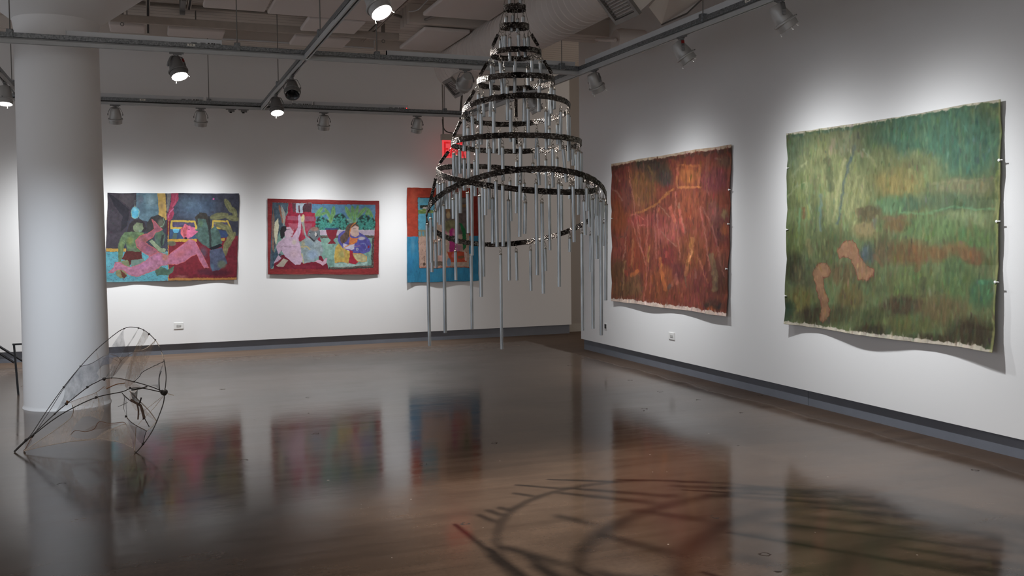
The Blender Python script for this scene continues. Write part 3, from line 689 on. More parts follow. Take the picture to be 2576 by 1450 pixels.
TR = .0112*SF
def tube_bm(bm, A, zt, zb, lean):
    P0 = Vector((A.x, A.y, zt)); P1 = Vector((A.x, A.y, zb))+E1*lean; u = (P0-P1).normalized()
    Q = u.to_track_quat('Z', 'Y').to_matrix().to_4x4(); Q.translation = P1; L = (P0-P1).length
    lathe(bm, [(TR*.82, .004), (TR*.82, 0), (TR, 0), (TR, L-.001), (TR*.9, L), (0, L)], 16, Q)
    lathe(bm, [(TR*.82, 0), (TR*.82, .05), (0, .05)], 16, Q)
def hook_bm(bm, A, zt, turn):
    top_ = A.z-.012; gap = top_-zt
    s = E1*math.cos(turn)+E2*math.sin(turn); c = Vector((A.x, A.y, zt+.0095))
    tube(bm, [c+(s*math.cos(q)+Vector((0, 0, 1))*math.sin(q))*.0085 for q in [i*PI/5 for i in range(10)]], .0018, 5, closed=True)
    lathe(bm, [(TR*1.04, -.008), (TR*1.06, 0), (.004, .003), (0, .003)], 12, Matrix.Translation((A.x, A.y, zt)))
    b = c+Vector((0, 0, .007)); h = max(.012, top_-b.z)
    pts = [b+s*.006+Vector((0, 0, .008)), b+s*.003-Vector((0, 0, .001)), b-s*.005+Vector((0, 0, .004)), b-s*.004+Vector((0, 0, h*.45)), b+s*.004+Vector((0, 0, h*.7)), b+s*.004+Vector((0, 0, h)), b-s*.002+Vector((0, 0, h+.01))]
    tube(bm, spline(pts, 3), .0017, 5)
rest_t, rest_h = bmesh.new(), bmesh.new()
for i, (L_, A, zt, zb, lean) in enumerate(items):
    tn = rng.uniform(0, PI)
    if i < 100:
        bm = bmesh.new(); tube_bm(bm, A, zt, zb, lean); o = adopt(autosmooth(obj('tube', bm, M['tube'])))
        bm = bmesh.new(); hook_bm(bm, A, zt, tn); h = obj('hook', bm, [M['hook']]); h.parent = o
    else:
        tube_bm(rest_t, A, zt, zb, lean); hook_bm(rest_h, A, zt, tn)
o = adopt(autosmooth(obj('short_tubes', rest_t, M['tube']))); o['kind'] = 'stuff'
h = adopt(obj('short_tube_hooks', rest_h, M['hook'])); h['kind'] = 'stuff'
# ------------------------------------------------------------------ reed hoop sculpture with stretched net
def netmat(name, col, dens, scale=420):
    m = bpy.data.materials.new(name); m.use_nodes = True; nt = m.node_tree; L = nt.links.new; N = nt.nodes.new
    out = nt.nodes['Material Output']; p = nt.nodes['Principled BSDF']; p.inputs['Base Color'].default_value = lin(col)+(1,); p.inputs['Roughness'].default_value = .8
    tc = N('ShaderNodeTexCoord'); n = N('ShaderNodeTexNoise'); n.inputs['Scale'].default_value = 9; n.inputs['Detail'].default_value = 6; n.inputs['Roughness'].default_value = .7
    mp = N('ShaderNodeMapping'); mp.inputs['Scale'].default_value = (2.2, 2.2, 1); mp.inputs['Rotation'].default_value = (0, .7, 0); L(tc.outputs['Object'], mp.inputs['Vector']); L(mp.outputs['Vector'], n.inputs['Vector'])
    r = N('ShaderNodeMapRange'); r.inputs['From Min'].default_value = .3; r.inputs['From Max'].default_value = .7; r.inputs['To Min'].default_value = dens*.45; r.inputs['To Max'].default_value = dens*1.5
    L(n.outputs['Fac'], r.inputs['Value']); L(r.outputs['Result'], p.inputs['Alpha'])
    return m
NG, NT, NB, NL = netmat('net_grey', (112, 114, 124), .40), netmat('net_tan', (226, 206, 188), .36), netmat('net_brown', (160, 124, 100), .3), netmat('net_dark', (64, 58, 56), .8)
M['reed'] = mat('dark_reed', (52, 46, 42), .6, var=.25, vscale=60)
M['string'] = mat('pale_string', (206, 190, 172), .7, var=.1, vscale=60)
M['twig'] = mat('brown_twine', (104, 84, 70), .7, var=.25, vscale=60)
def npt(x, y, d): return on_y(x/3.624, 780+y/3.624, d)
root = empty('net_sculpture', (-.5, 7.8, 0)); tag(root, 'leaf shaped hoop sculpture of thin reeds and torn sheer netting on the floor', 'sculpture')
def adn(o, par=None):
    o.parent = par or root
    o.matrix_parent_inverse = Matrix.Translation(-root.location)
    return o
def reed(name, pts, r, m_, re=None, sub=6):
    bm = bmesh.new(); tube(bm, spline([npt(*p) for p in pts], sub), r, 6, r_end=re)
    return adn(autosmooth(obj(name, bm, m_), 70))
arc = reed('hoop_reed', [(130, 1295, 7.95), (260, 1170, 7.97), (420, 930, 8.05), (580, 705, 8.13), (735, 515, 8.2), (880, 362, 8.26), (1050, 220, 8.3), (1130, 172, 8.3), (1200, 157, 8.3), (1310, 183, 8.27), (1415, 275, 8.2), (1465, 365, 8.13), (1497, 470, 8.06), (1514, 600, 7.98), (1508, 700, 7.93), (1497, 755, 7.9)], .0034, M['reed'])
reed('hoop_reed', [(1497, 755, 7.9), (1492, 840, 7.85), (1440, 990, 7.76), (1385, 1110, 7.68), (1305, 1228, 7.59), (1235, 1308, 7.545)], .0040, M['reed'], .004)
reed('hoop_reed', [(200, 1225, 7.96), (270, 1165, 7.96), (500, 948, 8.0), (610, 855, 8.02), (795, 708, 8.04), (880, 660, 8.04), (950, 630, 8.03), (1060, 622, 8.0), (1220, 655, 7.96), (1380, 702, 7.93), (1490, 748, 7.9)], .0040, M['reed'])
reed('hoop_reed', [(260, 1178, 7.96), (460, 1020, 7.8), (640, 908, 7.68), (875, 800, 7.62), (1110, 748, 7.66), (1190, 718, 7.7), (1300, 715, 7.78), (1490, 755, 7.9)], .0038, M['reed'])
reed('hoop_reed', [(300, 1150, 7.96), (450, 925, 8.06), (580, 720, 8.12), (730, 522, 8.19)], .0022, M['reed'])
reed('reed_stub', [(1497, 755, 7.9), (1585, 780, 7.87)], .0034, M['string'])
reed('reed_tip', [(130, 1295, 7.95), (190, 1235, 7.955), (265, 1168, 7.96), (310, 1142, 7.965)], .0075, M['reed'], .0085)
wire = reed('wire', [(1415, 275, 8.2), (1440, 310, 8.17), (1470, 380, 8.12), (1493, 452, 8.06)], .003, M['string']); wire['label'] = 'bright silvery wire section'
def net(name, pts, d0, d1, m_, res=16, bulge=.04):
    """pts in crop space; depth goes from d0 (left) to d1 (right)"""
    P = [Vector((x, y)) for x, y in pts]; bm = bmesh.new()
    vs_ = [bm.verts.new((p.x, p.y, 0)) for p in P]; f = bm.faces.new(vs_); f.normal_update()
    bmesh.ops.triangulate(bm, faces=[f])
    for _ in range(3):
        long_ = [e for e in bm.edges if e.calc_length() > 34]
        if not long_: break
        bmesh.ops.subdivide_edges(bm, edges=long_, cuts=1); bm.normal_update(); bmesh.ops.triangulate(bm, faces=bm.faces[:])
    xs = [p.x for p in P]; x0, x1 = min(xs), max(xs)
    for v in bm.verts:
        t_ = (v.co.x-x0)/(x1-x0+1e-6); x, y = v.co.x, v.co.y
        d = d0+(d1-d0)*t_+bulge*(math.sin(x*.013+y*.007)+.5*math.sin(y*.021-x*.005))*.5
        v.co = npt(x, y, d)
    return adn(obj(name, bm, m_, smooth=True))
def edge(pts, d0, d1, r, m_, name='string'):
    x0, x1 = pts[0][0], pts[-1][0]
    return reed(name, [(x, y, d0+(d1-d0)*i/(len(pts)-1)) for i, (x, y) in enumerate(pts)], r, m_, None, 4)
net('net_panel', [(580, 705), (655, 615), (735, 515), (830, 490), (940, 425), (1005, 400), (1040, 430), (1010, 495), (940, 500), (905, 540), (880, 575), (905, 612), (880, 650), (800, 700), (700, 775), (625, 838), (495, 950), (545, 870), (580, 800), (592, 740)], 8.12, 8.1, NG)
net('net_panel', [(1125, 178), (1128, 250), (1142, 330), (1110, 400), (1070, 470), (1045, 520), (1015, 560), (985, 600), (955, 628), (1000, 555), (1018, 498), (975, 495), (930, 515), (900, 545), (930, 470), (985, 400), (1010, 345), (1060, 270)], 8.12, 8.25, NG)
net('net_panel', [(1262, 168), (1235, 230), (1190, 300), (1165, 345), (1180, 430), (1120, 500), (1060, 580), (1020, 620), (1000, 600), (1040, 520), (1100, 430), (1140, 350), (1185, 290), (1225, 225)], 8.05, 8.28, NG)
net('net_panel', [(1310, 188), (1365, 222), (1320, 300), (1290, 345), (1250, 400), (1225, 470), (1200, 560), (1180, 640), (1165, 730), (1140, 700), (1140, 620), (1160, 540), (1190, 460), (1215, 390), (1255, 300), (1290, 230)], 7.95, 8.26, NT)
net('net_panel', [(1228, 368), (1300, 366), (1360, 330), (1418, 278), (1395, 350), (1365, 420), (1340, 480), (1310, 545), (1265, 600), (1225, 650), (1185, 700), (1160, 690), (1175, 600), (1195, 500)], 8.0, 8.2, NT)
net('net_panel', [(960, 632), (1030, 620), (1100, 625), (1160, 640), (1220, 660), (1280, 700), (1300, 712), (1240, 716), (1180, 716), (1130, 690), (1060, 690), (1000, 705), (935, 725), (975, 690)], 8.02, 7.85, NB)
net('net_panel', [(220, 1288), (330, 1215), (450, 1135), (570, 1060), (640, 990), (668, 920), (660, 870), (640, 843), (740, 800), (875, 758), (880, 800), (940, 790), (952, 880), (945, 960), (920, 1012), (870, 985), (800, 970), (750, 980), (700, 1030), (665, 1080), (645, 1130), (650, 1158), (720, 1175), (800, 1180), (870, 1172), (930, 1120), (1000, 1085), (1080, 1060), (1150, 1040), (1190, 1120), (1215, 1255), (1100, 1215), (960, 1190), (800, 1190), (620, 1205), (430, 1240), (280, 1276)], 7.9, 7.62, NT)
net('net_panel', [(905, 1018), (960, 1038), (1040, 1032), (1120, 1024), (1060, 1050), (980, 1062), (940, 1085), (870, 1092), (800, 1105), (735, 1112), (800, 1085), (860, 1050)], 7.85, 7.75, NB)
net('net_panel', [(1150, 970), (1195, 1020), (1240, 1060), (1290, 1085), (1335, 1103), (1318, 1160), (1303, 1225), (1265, 1200), (1240, 1165), (1215, 1110), (1180, 1050), (1160, 1000), (1140, 850), (1150, 800)], 7.7, 7.6, NG)
net('net_panel', [(1150, 1045), (1195, 1050), (1240, 1065), (1242, 1120), (1232, 1200), (1226, 1285), (1212, 1200), (1170, 1130)], 7.66, 7.58, NB)
net('net_panel', [(1190, 740), (1230, 735), (1257, 722), (1252, 790), (1250, 835), (1290, 870), (1345, 930), (1425, 1018), (1370, 985), (1300, 930), (1240, 920), (1210, 880), (1180, 800)], 7.72, 7.74, NT)
net('net_panel', [(1190, 745), (1225, 760), (1258, 725), (1250, 800), (1262, 830), (1280, 850), (1270, 880), (1240, 860), (1210, 830), (1200, 790)], 7.7, 7.72, NL)
net('net_panel', [(1495, 470), (1470, 560), (1452, 640), (1460, 735), (1420, 700), (1370, 685), (1440, 680), (1455, 560)], 7.95, 7.98, NG)
net('net_panel', [(290, 1160), (292, 1200), (250, 1260), (222, 1286), (255, 1220)], 7.92, 7.95, NB)
net('net_panel', [(875, 370), (905, 440), (918, 520), (920, 610), (952, 630), (914, 612), (905, 520)], 8.2, 8.1, NB)
net('net_panel', [(1110, 755), (1150, 790), (1200, 830), (1140, 800), (1130, 900), (1150, 970), (1125, 900), (1130, 800)], 7.7, 7.68, NL)
for pts, d0, d1, r, m_ in (
    ([(1495, 470), (1310, 560), (1270, 610), (1222, 656)], 8.05, 7.96, .003, M['reed']),
    ([(1370, 330), (1240, 380), (1160, 420), (1100, 470), (1030, 600)], 8.18, 8.05, .002, M['twig']),
    ([(1228, 368), (1290, 368), (1350, 340), (1415, 280)], 8.1, 8.2, .003, M['string']),
    ([(1180, 740), (1290, 850), (1350, 910), (1390, 960), (1428, 1016)], 7.72, 7.77, .004, M['string']),
    ([(1428, 1016), (1390, 1060), (1340, 1105)], 7.77, 7.66, .0028, M['string']),
    ([(1490, 785), (1400, 900), (1300, 1000), (1260, 1050)], 7.88, 7.7, .0018, M['string']),
    ([(1480, 790), (1380, 870), (1260, 960)], 7.88, 7.72, .0018, M['string']),
    ([(1150, 972), (1190, 1020), (1250, 1060), (1335, 1103)], 7.7, 7.65, .003, M['twig']),
    ([(1335, 1103), (1320, 1150), (1305, 1225)], 7.65, 7.6, .003, M['reed']),
    ([(1200, 730), (1245, 725), (1300, 712), (1340, 700)], 7.72, 7.8, .006, M['reed']),
    ([(1190, 820), (1240, 850), (1280, 870), (1300, 930), (1315, 990)], 7.7, 7.72, .010, M['twig']),
    ([(1315, 985), (1340, 1030), (1362, 1070)], 7.72, 7.7, .0035, M['reed']),
    ([(1270, 860), (1280, 830), (1288, 800)], 7.71, 7.71, .006, M['reed']),
    ([(1250, 860), (1262, 920), (1258, 1000)], 7.7, 7.7, .006, M['twig']),
    ([(1110, 755), (1150, 800), (1200, 840)], 7.68, 7.7, .003, M['reed']),
    ([(1075, 885), (1120, 865), (1165, 845)], 7.68, 7.69, .002, M['reed']),
    ([(645, 1140), (690, 1100), (780, 1112), (860, 1085), (905, 1020), (1000, 1035), (1120, 1025), (1150, 1045)], 7.85, 7.7, .0022, M['copper']),
    ([(610, 855), (740, 805), (870, 757), (950, 700)], 7.98, 7.9, .002, M['copper']),
    ([(880, 758), (905, 860), (910, 990)], 7.7, 7.74, .0024, M['string']),
    ([(660, 870), (668, 930), (640, 990), (520, 1085), (400, 1165), (220, 1287)], 7.68, 7.9, .003, M['string']),
    ([(220, 1287), (400, 1245), (640, 1202), (860, 1182), (960, 1120), (1100, 1055), (1150, 1040)], 7.9, 7.7, .0026, M['string']),
    ([(640, 1200), (860, 1175), (1050, 1195), (1210, 1258)], 7.8, 7.6, .0016, M['string']),
    ([(1226, 1290), (1232, 1200), (1240, 1065)], 7.575, 7.66, .003, M['string']),
    ([(1226, 1286), (1245, 1320)], 7.56, 7.545, .004, M['twig']),
    ([(222, 1286), (212, 1308), (205, 1330)], 7.93, 7.9, .003, M['twig']),
    ([(290, 1158), (260, 1215), (222, 1286)], 7.95, 7.93, .0025, M['copper']),
    ([(970, 720), (1060, 680), (1140, 668)], 7.95, 7.9, .004, M['copper']),
    ([(940, 425), (1000, 408), (1060, 420), (1110, 470)], 8.12, 8.15, .0016, M['twig']),
    ([(930, 450), (1000, 435), (1080, 470)], 8.12, 8.14, .0014, M['twig']),
    ([(735, 515), (830, 490), (940, 425)], 8.19, 8.13, .002, M['reed']),
    ([(1455, 740), (1450, 620), (1470, 560)], 7.9, 7.97, .004, M['reed']),
):
    edge(pts, d0, d1, r, m_)
def knot(x, y, d, r, m_=M['reed'] if 'reed' in M else None):
    bm = bmesh.new(); bmesh.ops.create_icosphere(bm, subdivisions=2, radius=r)
    for v in bm.verts: v.co = v.co*(1+.25*math.sin(v.co.x*900+v.co.z*700))
    c = npt(x, y, d)
    for v in bm.verts: v.co += c
    adn(obj('knot', bm, m_, smooth=True))
for k in ((580, 705, 8.12, .008), (733, 516, 8.2, .008), (880, 363, 8.26, .006), (1130, 173, 8.3, .007), (1262, 167, 8.29, .008), (1308, 184, 8.27, .007), (1358, 221, 8.24, .009), (1415, 275, 8.2, .007), (950, 631, 8.03, .014), (1015, 622, 8.01, .007), (797, 707, 8.04, .010), (608, 857, 8.02, .013), (498, 950, 8.0, .008), (1222, 656, 7.96, .008), (1495, 752, 7.9, .024), (1478, 746, 7.9, .017), (1505, 762, 7.9, .015), (1303, 1226, 7.59, .010), (1148, 973, 7.7, .009), (878, 800, 7.62, .010), (240, 1190, 7.956, .012), (290, 1160, 7.96, .011), (1185, 712, 7.7, .008), (1312, 990, 7.72, .010)):
    knot(*k)
knot(224, 1286, 7.93, .008, M['twig']); knot(612, 838, 8.0, .009, M['copper'])
# ------------------------------------------------------------------ unstretched canvases, painted in code
def vnoise(x, y, seed=0):
    """smooth value noise on arrays"""
    xi = np.floor(x).astype(np.int64); yi = np.floor(y).astype(np.int64); xf = x-xi; yf = y-yi
    def h(a, b):
        n = (a*374761393+b*668265263+seed*974634777) & 0xffffffff
        n = ((n ^ (n >> 13))*1274126177) & 0xffffffff
        return ((n ^ (n >> 16)) & 0xffff)/65535.0
    u = xf*xf*(3-2*xf); v = yf*yf*(3-2*yf)
    return (h(xi, yi)*(1-u)+h(xi+1, yi)*u)*(1-v)+(h(xi, yi+1)*(1-u)+h(xi+1, yi+1)*u)*v
def fbm(x, y, s, seed=0, o=3):
    r = 0; a = .5; 
    for k in range(o): r = r+a*vnoise(x*s, y*s, seed+k); s *= 2.1; a *= .5
    return r/(1-.5**o)
LIN = np.array([lin((i, i, i))[0] for i in range(256)])
class Canvas:
    def __init__(s, quad, nu, nv, warp=5, seed=1, gain=1.0):
        s.nu, s.nv, s.q, s.gain, s.seed = nu, nv, quad, gain, seed; s.sat = .86
        u = np.linspace(0, 1, nu)[None, :]; v = np.linspace(0, 1, nv)[:, None]   # v: 0 top
        TL, TR, BR, BL = [np.array(c, float) for c in quad]
        f = lambda k: (TL[k]*(1-u)+TR[k]*u)*(1-v)+(BL[k]*(1-u)+BR[k]*u)*v
        s.u, s.v = np.broadcast_to(u, (nv, nu)), np.broadcast_to(v, (nv, nu))
        s.X, s.Y = f(0), f(1)
        s.wx = s.X+(fbm(s.X, s.Y, .012, seed)-.5)*2*warp+(fbm(s.X, s.Y, .06, seed+9)-.5)*warp*1.2
        s.wy = s.Y+(fbm(s.X, s.Y, .012, seed+4)-.5)*2*warp+(fbm(s.X, s.Y, .06, seed+14)-.5)*warp*1.2
        s.C = np.zeros((nv, nu, 3))
    def put(s, m, col, a=1.0, tex=.12, ts=(.02, .02), sd=0):
        c = np.array(col, float)[None, None, :]*(1+(fbm(s.X*ts[0]/.02, s.Y*ts[1]/.02, .03, s.seed+sd+21, 4)-.5)[..., None]*2*tex)
        m = (m*a)[..., None]; s.C = s.C*(1-m)+c*m
    def fill(s, col, **k): s.put(np.ones((s.nv, s.nu)), col, **k)
    def inside(s, pts):
        m = np.zeros((s.nv, s.nu), bool); n = len(pts); x, y = s.wx, s.wy
        for i in range(n):
            x0, y0 = pts[i]; x1, y1 = pts[(i+1) % n]
            if y0 == y1: continue
            m ^= ((y0 > y) != (y1 > y)) & (x < (x1-x0)*(y-y0)/(y1-y0)+x0)
        return m.astype(float)
    def poly(s, pts, col, a=1.0, line=None, lw=3, **k):
        s.put(s.inside(pts), col, a, **k)
        if line: s.stroke(list(pts)+[pts[0]], lw, line)
    def dist(s, pts):
        d = np.full((s.nv, s.nu), 1e9)
        for (x0, y0), (x1, y1) in zip(pts, pts[1:]):
            dx, dy = x1-x0, y1-y0; t = np.clip(((s.wx-x0)*dx+(s.wy-y0)*dy)/(dx*dx+dy*dy+1e-9), 0, 1)
            d = np.minimum(d, np.hypot(s.wx-x0-t*dx, s.wy-y0-t*dy))
        return d
    def stroke(s, pts, w, col, a=1.0, soft=1.5, **k): s.put(np.clip((w/2-s.dist(pts))/soft+.5, 0, 1), col, a, **k)
    def ell(s, cx, cy, rx, ry, col, a=1.0, soft=.15, ang=0, **k):
        c, n = math.cos(math.radians(ang)), math.sin(math.radians(ang)); dx, dy = s.wx-cx, s.wy-cy
        r = np.hypot((dx*c+dy*n)/rx, (-dx*n+dy*c)/ry)
        s.put(np.clip((1-r)/soft, 0, 1), col, a, **k)
    def dabs(s, n, w, h, jit, a=.55, seed=0, spin=.15):
        # short loaded-brush marks that pick up the colour under them
        rg = np.random.default_rng(seed); R_ = int(max(w, h))+2
        for _ in range(n):
            j, i = int(rg.integers(0, s.nv)), int(rg.integers(0, s.nu)); hh = h*rg.uniform(.4, 1.2); ww = w*rg.uniform(.6, 1.3); an = rg.normal(0, spin)
            j0, j1, i0, i1 = max(0, j-R_), min(s.nv, j+R_+1), max(0, i-R_), min(s.nu, i+R_+1)
            yy, xx = np.mgrid[j0:j1, i0:i1]; dx, dy = xx-i, yy-j; ca, sa = math.cos(an), math.sin(an)
            r = ((dx*ca+dy*sa)/ww)**2+((-dx*sa+dy*ca)/hh)**2
            m = (np.clip(1.3-r, 0, 1)*a*rg.uniform(.4, 1))[..., None]
            c = s.C[j, i]*(1+rg.normal(0, jit))+rg.normal(0, jit*60, 3)
            s.C[j0:j1, i0:i1] = s.C[j0:j1, i0:i1]*(1-m)+c*m
    def build(s, name, label, W4, nrm, group, off=.012, wave=.008, edge=.004, bottom=.02, seed=3, pins=(), fray=None):
        nu, nv = s.nu, s.nv; TL, TR, BR, BL = [np.array(p) for p in W4]
        u, v = s.u[..., None], s.v[..., None]
        P = (TL*(1-u)+TR*u)*(1-v)+(BL*(1-u)+BR*u)*v
        ex = (TR-TL)/np.linalg.norm(TR-TL); ez = np.array([0, 0, 1.0]); N = np.array(nrm, float)
        U, V = s.u, s.v
        eu = (fbm(V*7, V*0+seed, 1.0, seed)-.5)*2; ev = (fbm(U*7, U*0+seed+5, 1.0, seed+3)-.5)*2
        P = P+ex*((eu*edge)*((1-np.minimum(U, 1-U)*2)**3))[..., None]+ez*((ev*edge)*((1-np.minimum(V, 1-V)*2)**3))[..., None]
        w = off+wave*(np.sin(U*9+seed)*.5+fbm(U*3, V*2, 1.3, seed+8)-.2)+bottom*(V**4)*(.55+.45*np.sin(U*11+seed*2))+edge*1.2*np.abs(np.sin(V*12+seed))*(np.abs(U-.5)*2)**6
        P = P+N*np.maximum(w, .006)[..., None]
        g_ = s.C.mean(2, keepdims=True); rgb = np.clip(g_+(s.C-g_)*s.sat, 0, 255); L = (LIN[rgb.astype(int)]*(1-(rgb-rgb.astype(int)))+LIN[np.minimum(rgb.astype(int)+1, 255)]*(rgb-rgb.astype(int)))*s.gain
        me = bpy.data.meshes.new(name); idx = np.arange(nu*nv).reshape(nv, nu)
        q = np.stack([idx[:-1, :-1], idx[1:, :-1], idx[1:, 1:], idx[:-1, 1:]], -1).reshape(-1, 4)
        keep = np.ones(len(q), bool)
        me.from_pydata(P.reshape(-1, 3).tolist(), [], q[keep].tolist()); me.update()
        at = me.color_attributes.new('Col', 'FLOAT_COLOR', 'POINT')
        at.data.foreach_set('color', np.concatenate([np.clip(L, 0, 1).reshape(-1, 3), np.ones((nu*nv, 1))], 1).ravel())
        for p in me.polygons: p.use_smooth = True
        o = bpy.data.objects.new(name, me); COL.objects.link(o); me.materials.append(M['canvas'])
        sm = o.modifiers.new('thick', 'SOLIDIFY'); sm.thickness = .0025; sm.offset = -1
        tag(o, label, 'painting', group)
        for (pu, pv) in pins:
            i, j = min(nu-1, int(pu*(nu-1))), min(nv-1, int(pv*(nv-1))); c = Vector(P[j, i])+Vector(N)*.004
            bm = bmesh.new(); lathe(bm, [(0, -.02), (.003, -.02), (.003, 0), (.010, .001), (.010, .004), (0, .006)], 10, Matrix.Translation(c) @ Vector(N).to_track_quat('Z', 'Y').to_matrix().to_4x4())
            tube(bm, [c+Vector(ex)*.03, c-Vector(ex)*.005], .004, 6)
            obj('push_pin', bm, M['pin'], o)
        return o
def canvas_mat():
    m = bpy.data.materials.new('painted_canvas'); m.use_nodes = True; nt = m.node_tree; p = nt.nodes['Principled BSDF']; L = nt.links.new
    a = nt.nodes.new('ShaderNodeVertexColor'); a.layer_name = 'Col'; L(a.outputs['Color'], p.inputs['Base Color'])
    p.inputs['Roughness'].default_value = .75; p.inputs['Specular IOR Level'].default_value = .25
    tc = nt.nodes.new('ShaderNodeTexCoord'); n = nt.nodes.new('ShaderNodeTexNoise'); n.inputs['Scale'].default_value = 140; n.inputs['Detail'].default_value = 3; L(tc.outputs['Object'], n.inputs['Vector'])
    b = nt.nodes.new('ShaderNodeBump'); b.inputs['Strength'].default_value = .25; b.inputs['Distance'].default_value = .002; L(n.outputs['Fac'], b.inputs['Height']); L(b.outputs['Normal'], p.inputs['Normal'])
    return m
M['canvas'] = canvas_mat()
YW = WY-.004; XW = WX-.004
def w4y(TL, TR, BR, BL): return [(p[0], YW, p[1]) for p in (TL, TR, BR, BL)]
def w4x(TL, TR, BR, BL): return [(XW, p[0], p[1]) for p in (TL, TR, BR, BL)]

# ---- 1: night interior with reclining pink figure
c = Canvas([(122, 88), (2000, 95), (1965, 1330), (78, 1372)], 390, 262, 7, 11, .64)
c.fill((64, 66, 82), tex=.25)
c.ell(1350, 300, 420, 260, (86, 112, 140), .85, .8, tex=.2); c.ell(1250, 230, 200, 90, (112, 140, 160), .4, .9); c.ell(1550, 260, 140, 140, (56, 74, 98), .6, .8)
c.poly([(85, 80), (520, 80), (520, 300), (430, 480), (380, 600), (270, 890), (80, 890)], (68, 62, 72), tex=.2)
c.poly([(130, 90), (240, 160), (420, 330), (390, 560), (300, 640), (320, 420), (200, 260)], (42, 42, 52), .8); c.poly([(300, 100), (500, 110), (480, 250), (420, 300), (270, 170)], (90, 84, 88), .6)
c.poly([(520, 85), (830, 85), (830, 470), (690, 500), (560, 470), (510, 300)], (98, 132, 148), .9, tex=.2); c.ell(720, 190, 110, 130, (150, 180, 190), .7, .8); c.ell(570, 180, 60, 90, (104, 104, 120), .6, .7); c.ell(575, 300, 70, 130, (78, 98, 116), .7, .8)
c.poly([(812, 85), (918, 85), (935, 330), (940, 470), (860, 480), (830, 420)], (196, 160, 84), tex=.16); c.ell(870, 270, 40, 90, (150, 124, 92), .6, .8)
c.poly([(940, 90), (1010, 90), (980, 300), (945, 380)], (150, 146, 140), .7)
c.poly([(1005, 90), (1112, 90), (1110, 180), (1075, 250), (1030, 310), (1048, 380), (1020, 450), (955, 520), (945, 400), (985, 300), (1005, 220)], (172, 62, 92), tex=.2); c.stroke([(1040, 310), (990, 360), (960, 430)], 14, (200, 110, 150)); c.stroke([(1080, 120), (1070, 220), (1030, 290)], 14, (196, 92, 120), .7)
c.poly([(945, 480), (990, 500), (980, 690), (940, 680)], (112, 30, 48))
c.ell(497, 370, 62, 92, (84, 174, 206), 1, .12, tex=.15); c.stroke([(497, 200), (495, 280)], 8, (150, 170, 160), .6); c.stroke([(495, 280), (440, 360), (450, 430), (490, 462), (545, 420), (550, 350), (497, 280)], 7, (160, 176, 130), .8); c.ell(490, 330, 40, 30, (130, 200, 220), .7, .5)
c.ell(1617, 171, 15, 14, (214, 90, 170), 1, .2)
# carpet, stage, floor
c.poly([(80, 930), (960, 930), (965, 1345), (70, 1380)], (88, 168, 186), tex=.12)
for i in range(150):
    x = 95+((i*137) % 850); y = 945+((i*83) % 400)
    c.stroke([(x, y), (x+22, y+10), (x+34, y-3)], 4, (92, 70, 92), .8)
c.poly([(100, 882), (375, 885), (370, 928), (95, 925)], (202, 160, 70))
c.poly([(960, 780), (1990, 700), (1960, 1330), (965, 1335)], (126, 34, 48), tex=.22)
c.ell(1330, 1120, 200, 110, (150, 40, 54), .6, .8); c.ell(1700, 1230, 220, 60, (70, 26, 44), .7, .7); c.ell(1500, 1220, 170, 60, (88, 40, 58), .7, .6); c.ell(1900, 950, 60, 160, (110, 30, 46), .7, .6); c.ell(1150, 1290, 120, 30, (170, 110, 100), .6, .7)
c.poly([(960, 1310), (1960, 1300), (1960, 1335), (960, 1345)], (190, 130, 60), .9)
c.stroke([(965, 480), (965, 1340)], 9, (205, 150, 60))
# benches
for (x0, x1) in ((995, 1400), (1590, 1890)):
    c.poly([(x0+5, 478), (x1-55, 480), (x1, 608), (x0, 605)], (206, 176, 70)); c.poly([(x0+30, 505), (x1-65, 508), (x1-50, 580), (x0+30, 575)], (86, 78, 112), tex=.25)
c.poly([(985, 608), (1400, 608), (1390, 748), (985, 745)], (58, 84, 122), tex=.15); c.poly([(1680, 615), (1840, 640), (1830, 725), (1720, 725)], (52, 72, 116)); c.poly([(950, 750), (1370, 745), (1382, 788), (955, 790)], (204, 156, 54)); c.poly([(1720, 735), (1790, 735), (1780, 770), (1730, 770)], (190, 150, 60))
c.ell(1075, 612, 52, 14, (110, 200, 232), 1, .2); c.poly([(1028, 618), (1122, 618), (1105, 660), (1045, 660)], (88, 176, 214)); c.poly([(1035, 665), (1090, 665), (1080, 745), (1020, 745)], (84, 104, 100))
# leaves
for (x, y, a, b, an) in ((1840, 270, 120, 45, 60), (1930, 370, 90, 40, 70), (1700, 420, 150, 52, -10), (1900, 450, 110, 40, 10), (1740, 560, 130, 45, 20), (1860, 640, 120, 46, 60), (1850, 780, 130, 50, 110), (1800, 880, 120, 42, 95), (1900, 720, 90, 40, 120)):
    c.ell(x, y, a, b, (126, 126, 84), .92, .12, an, tex=.25); r_ = math.radians(an); c.stroke([(x-a*.9*math.cos(r_), y-a*.9*math.sin(r_)), (x+a*.9*math.cos(r_), y+a*.9*math.sin(r_))], 5, (170, 166, 110), .7)
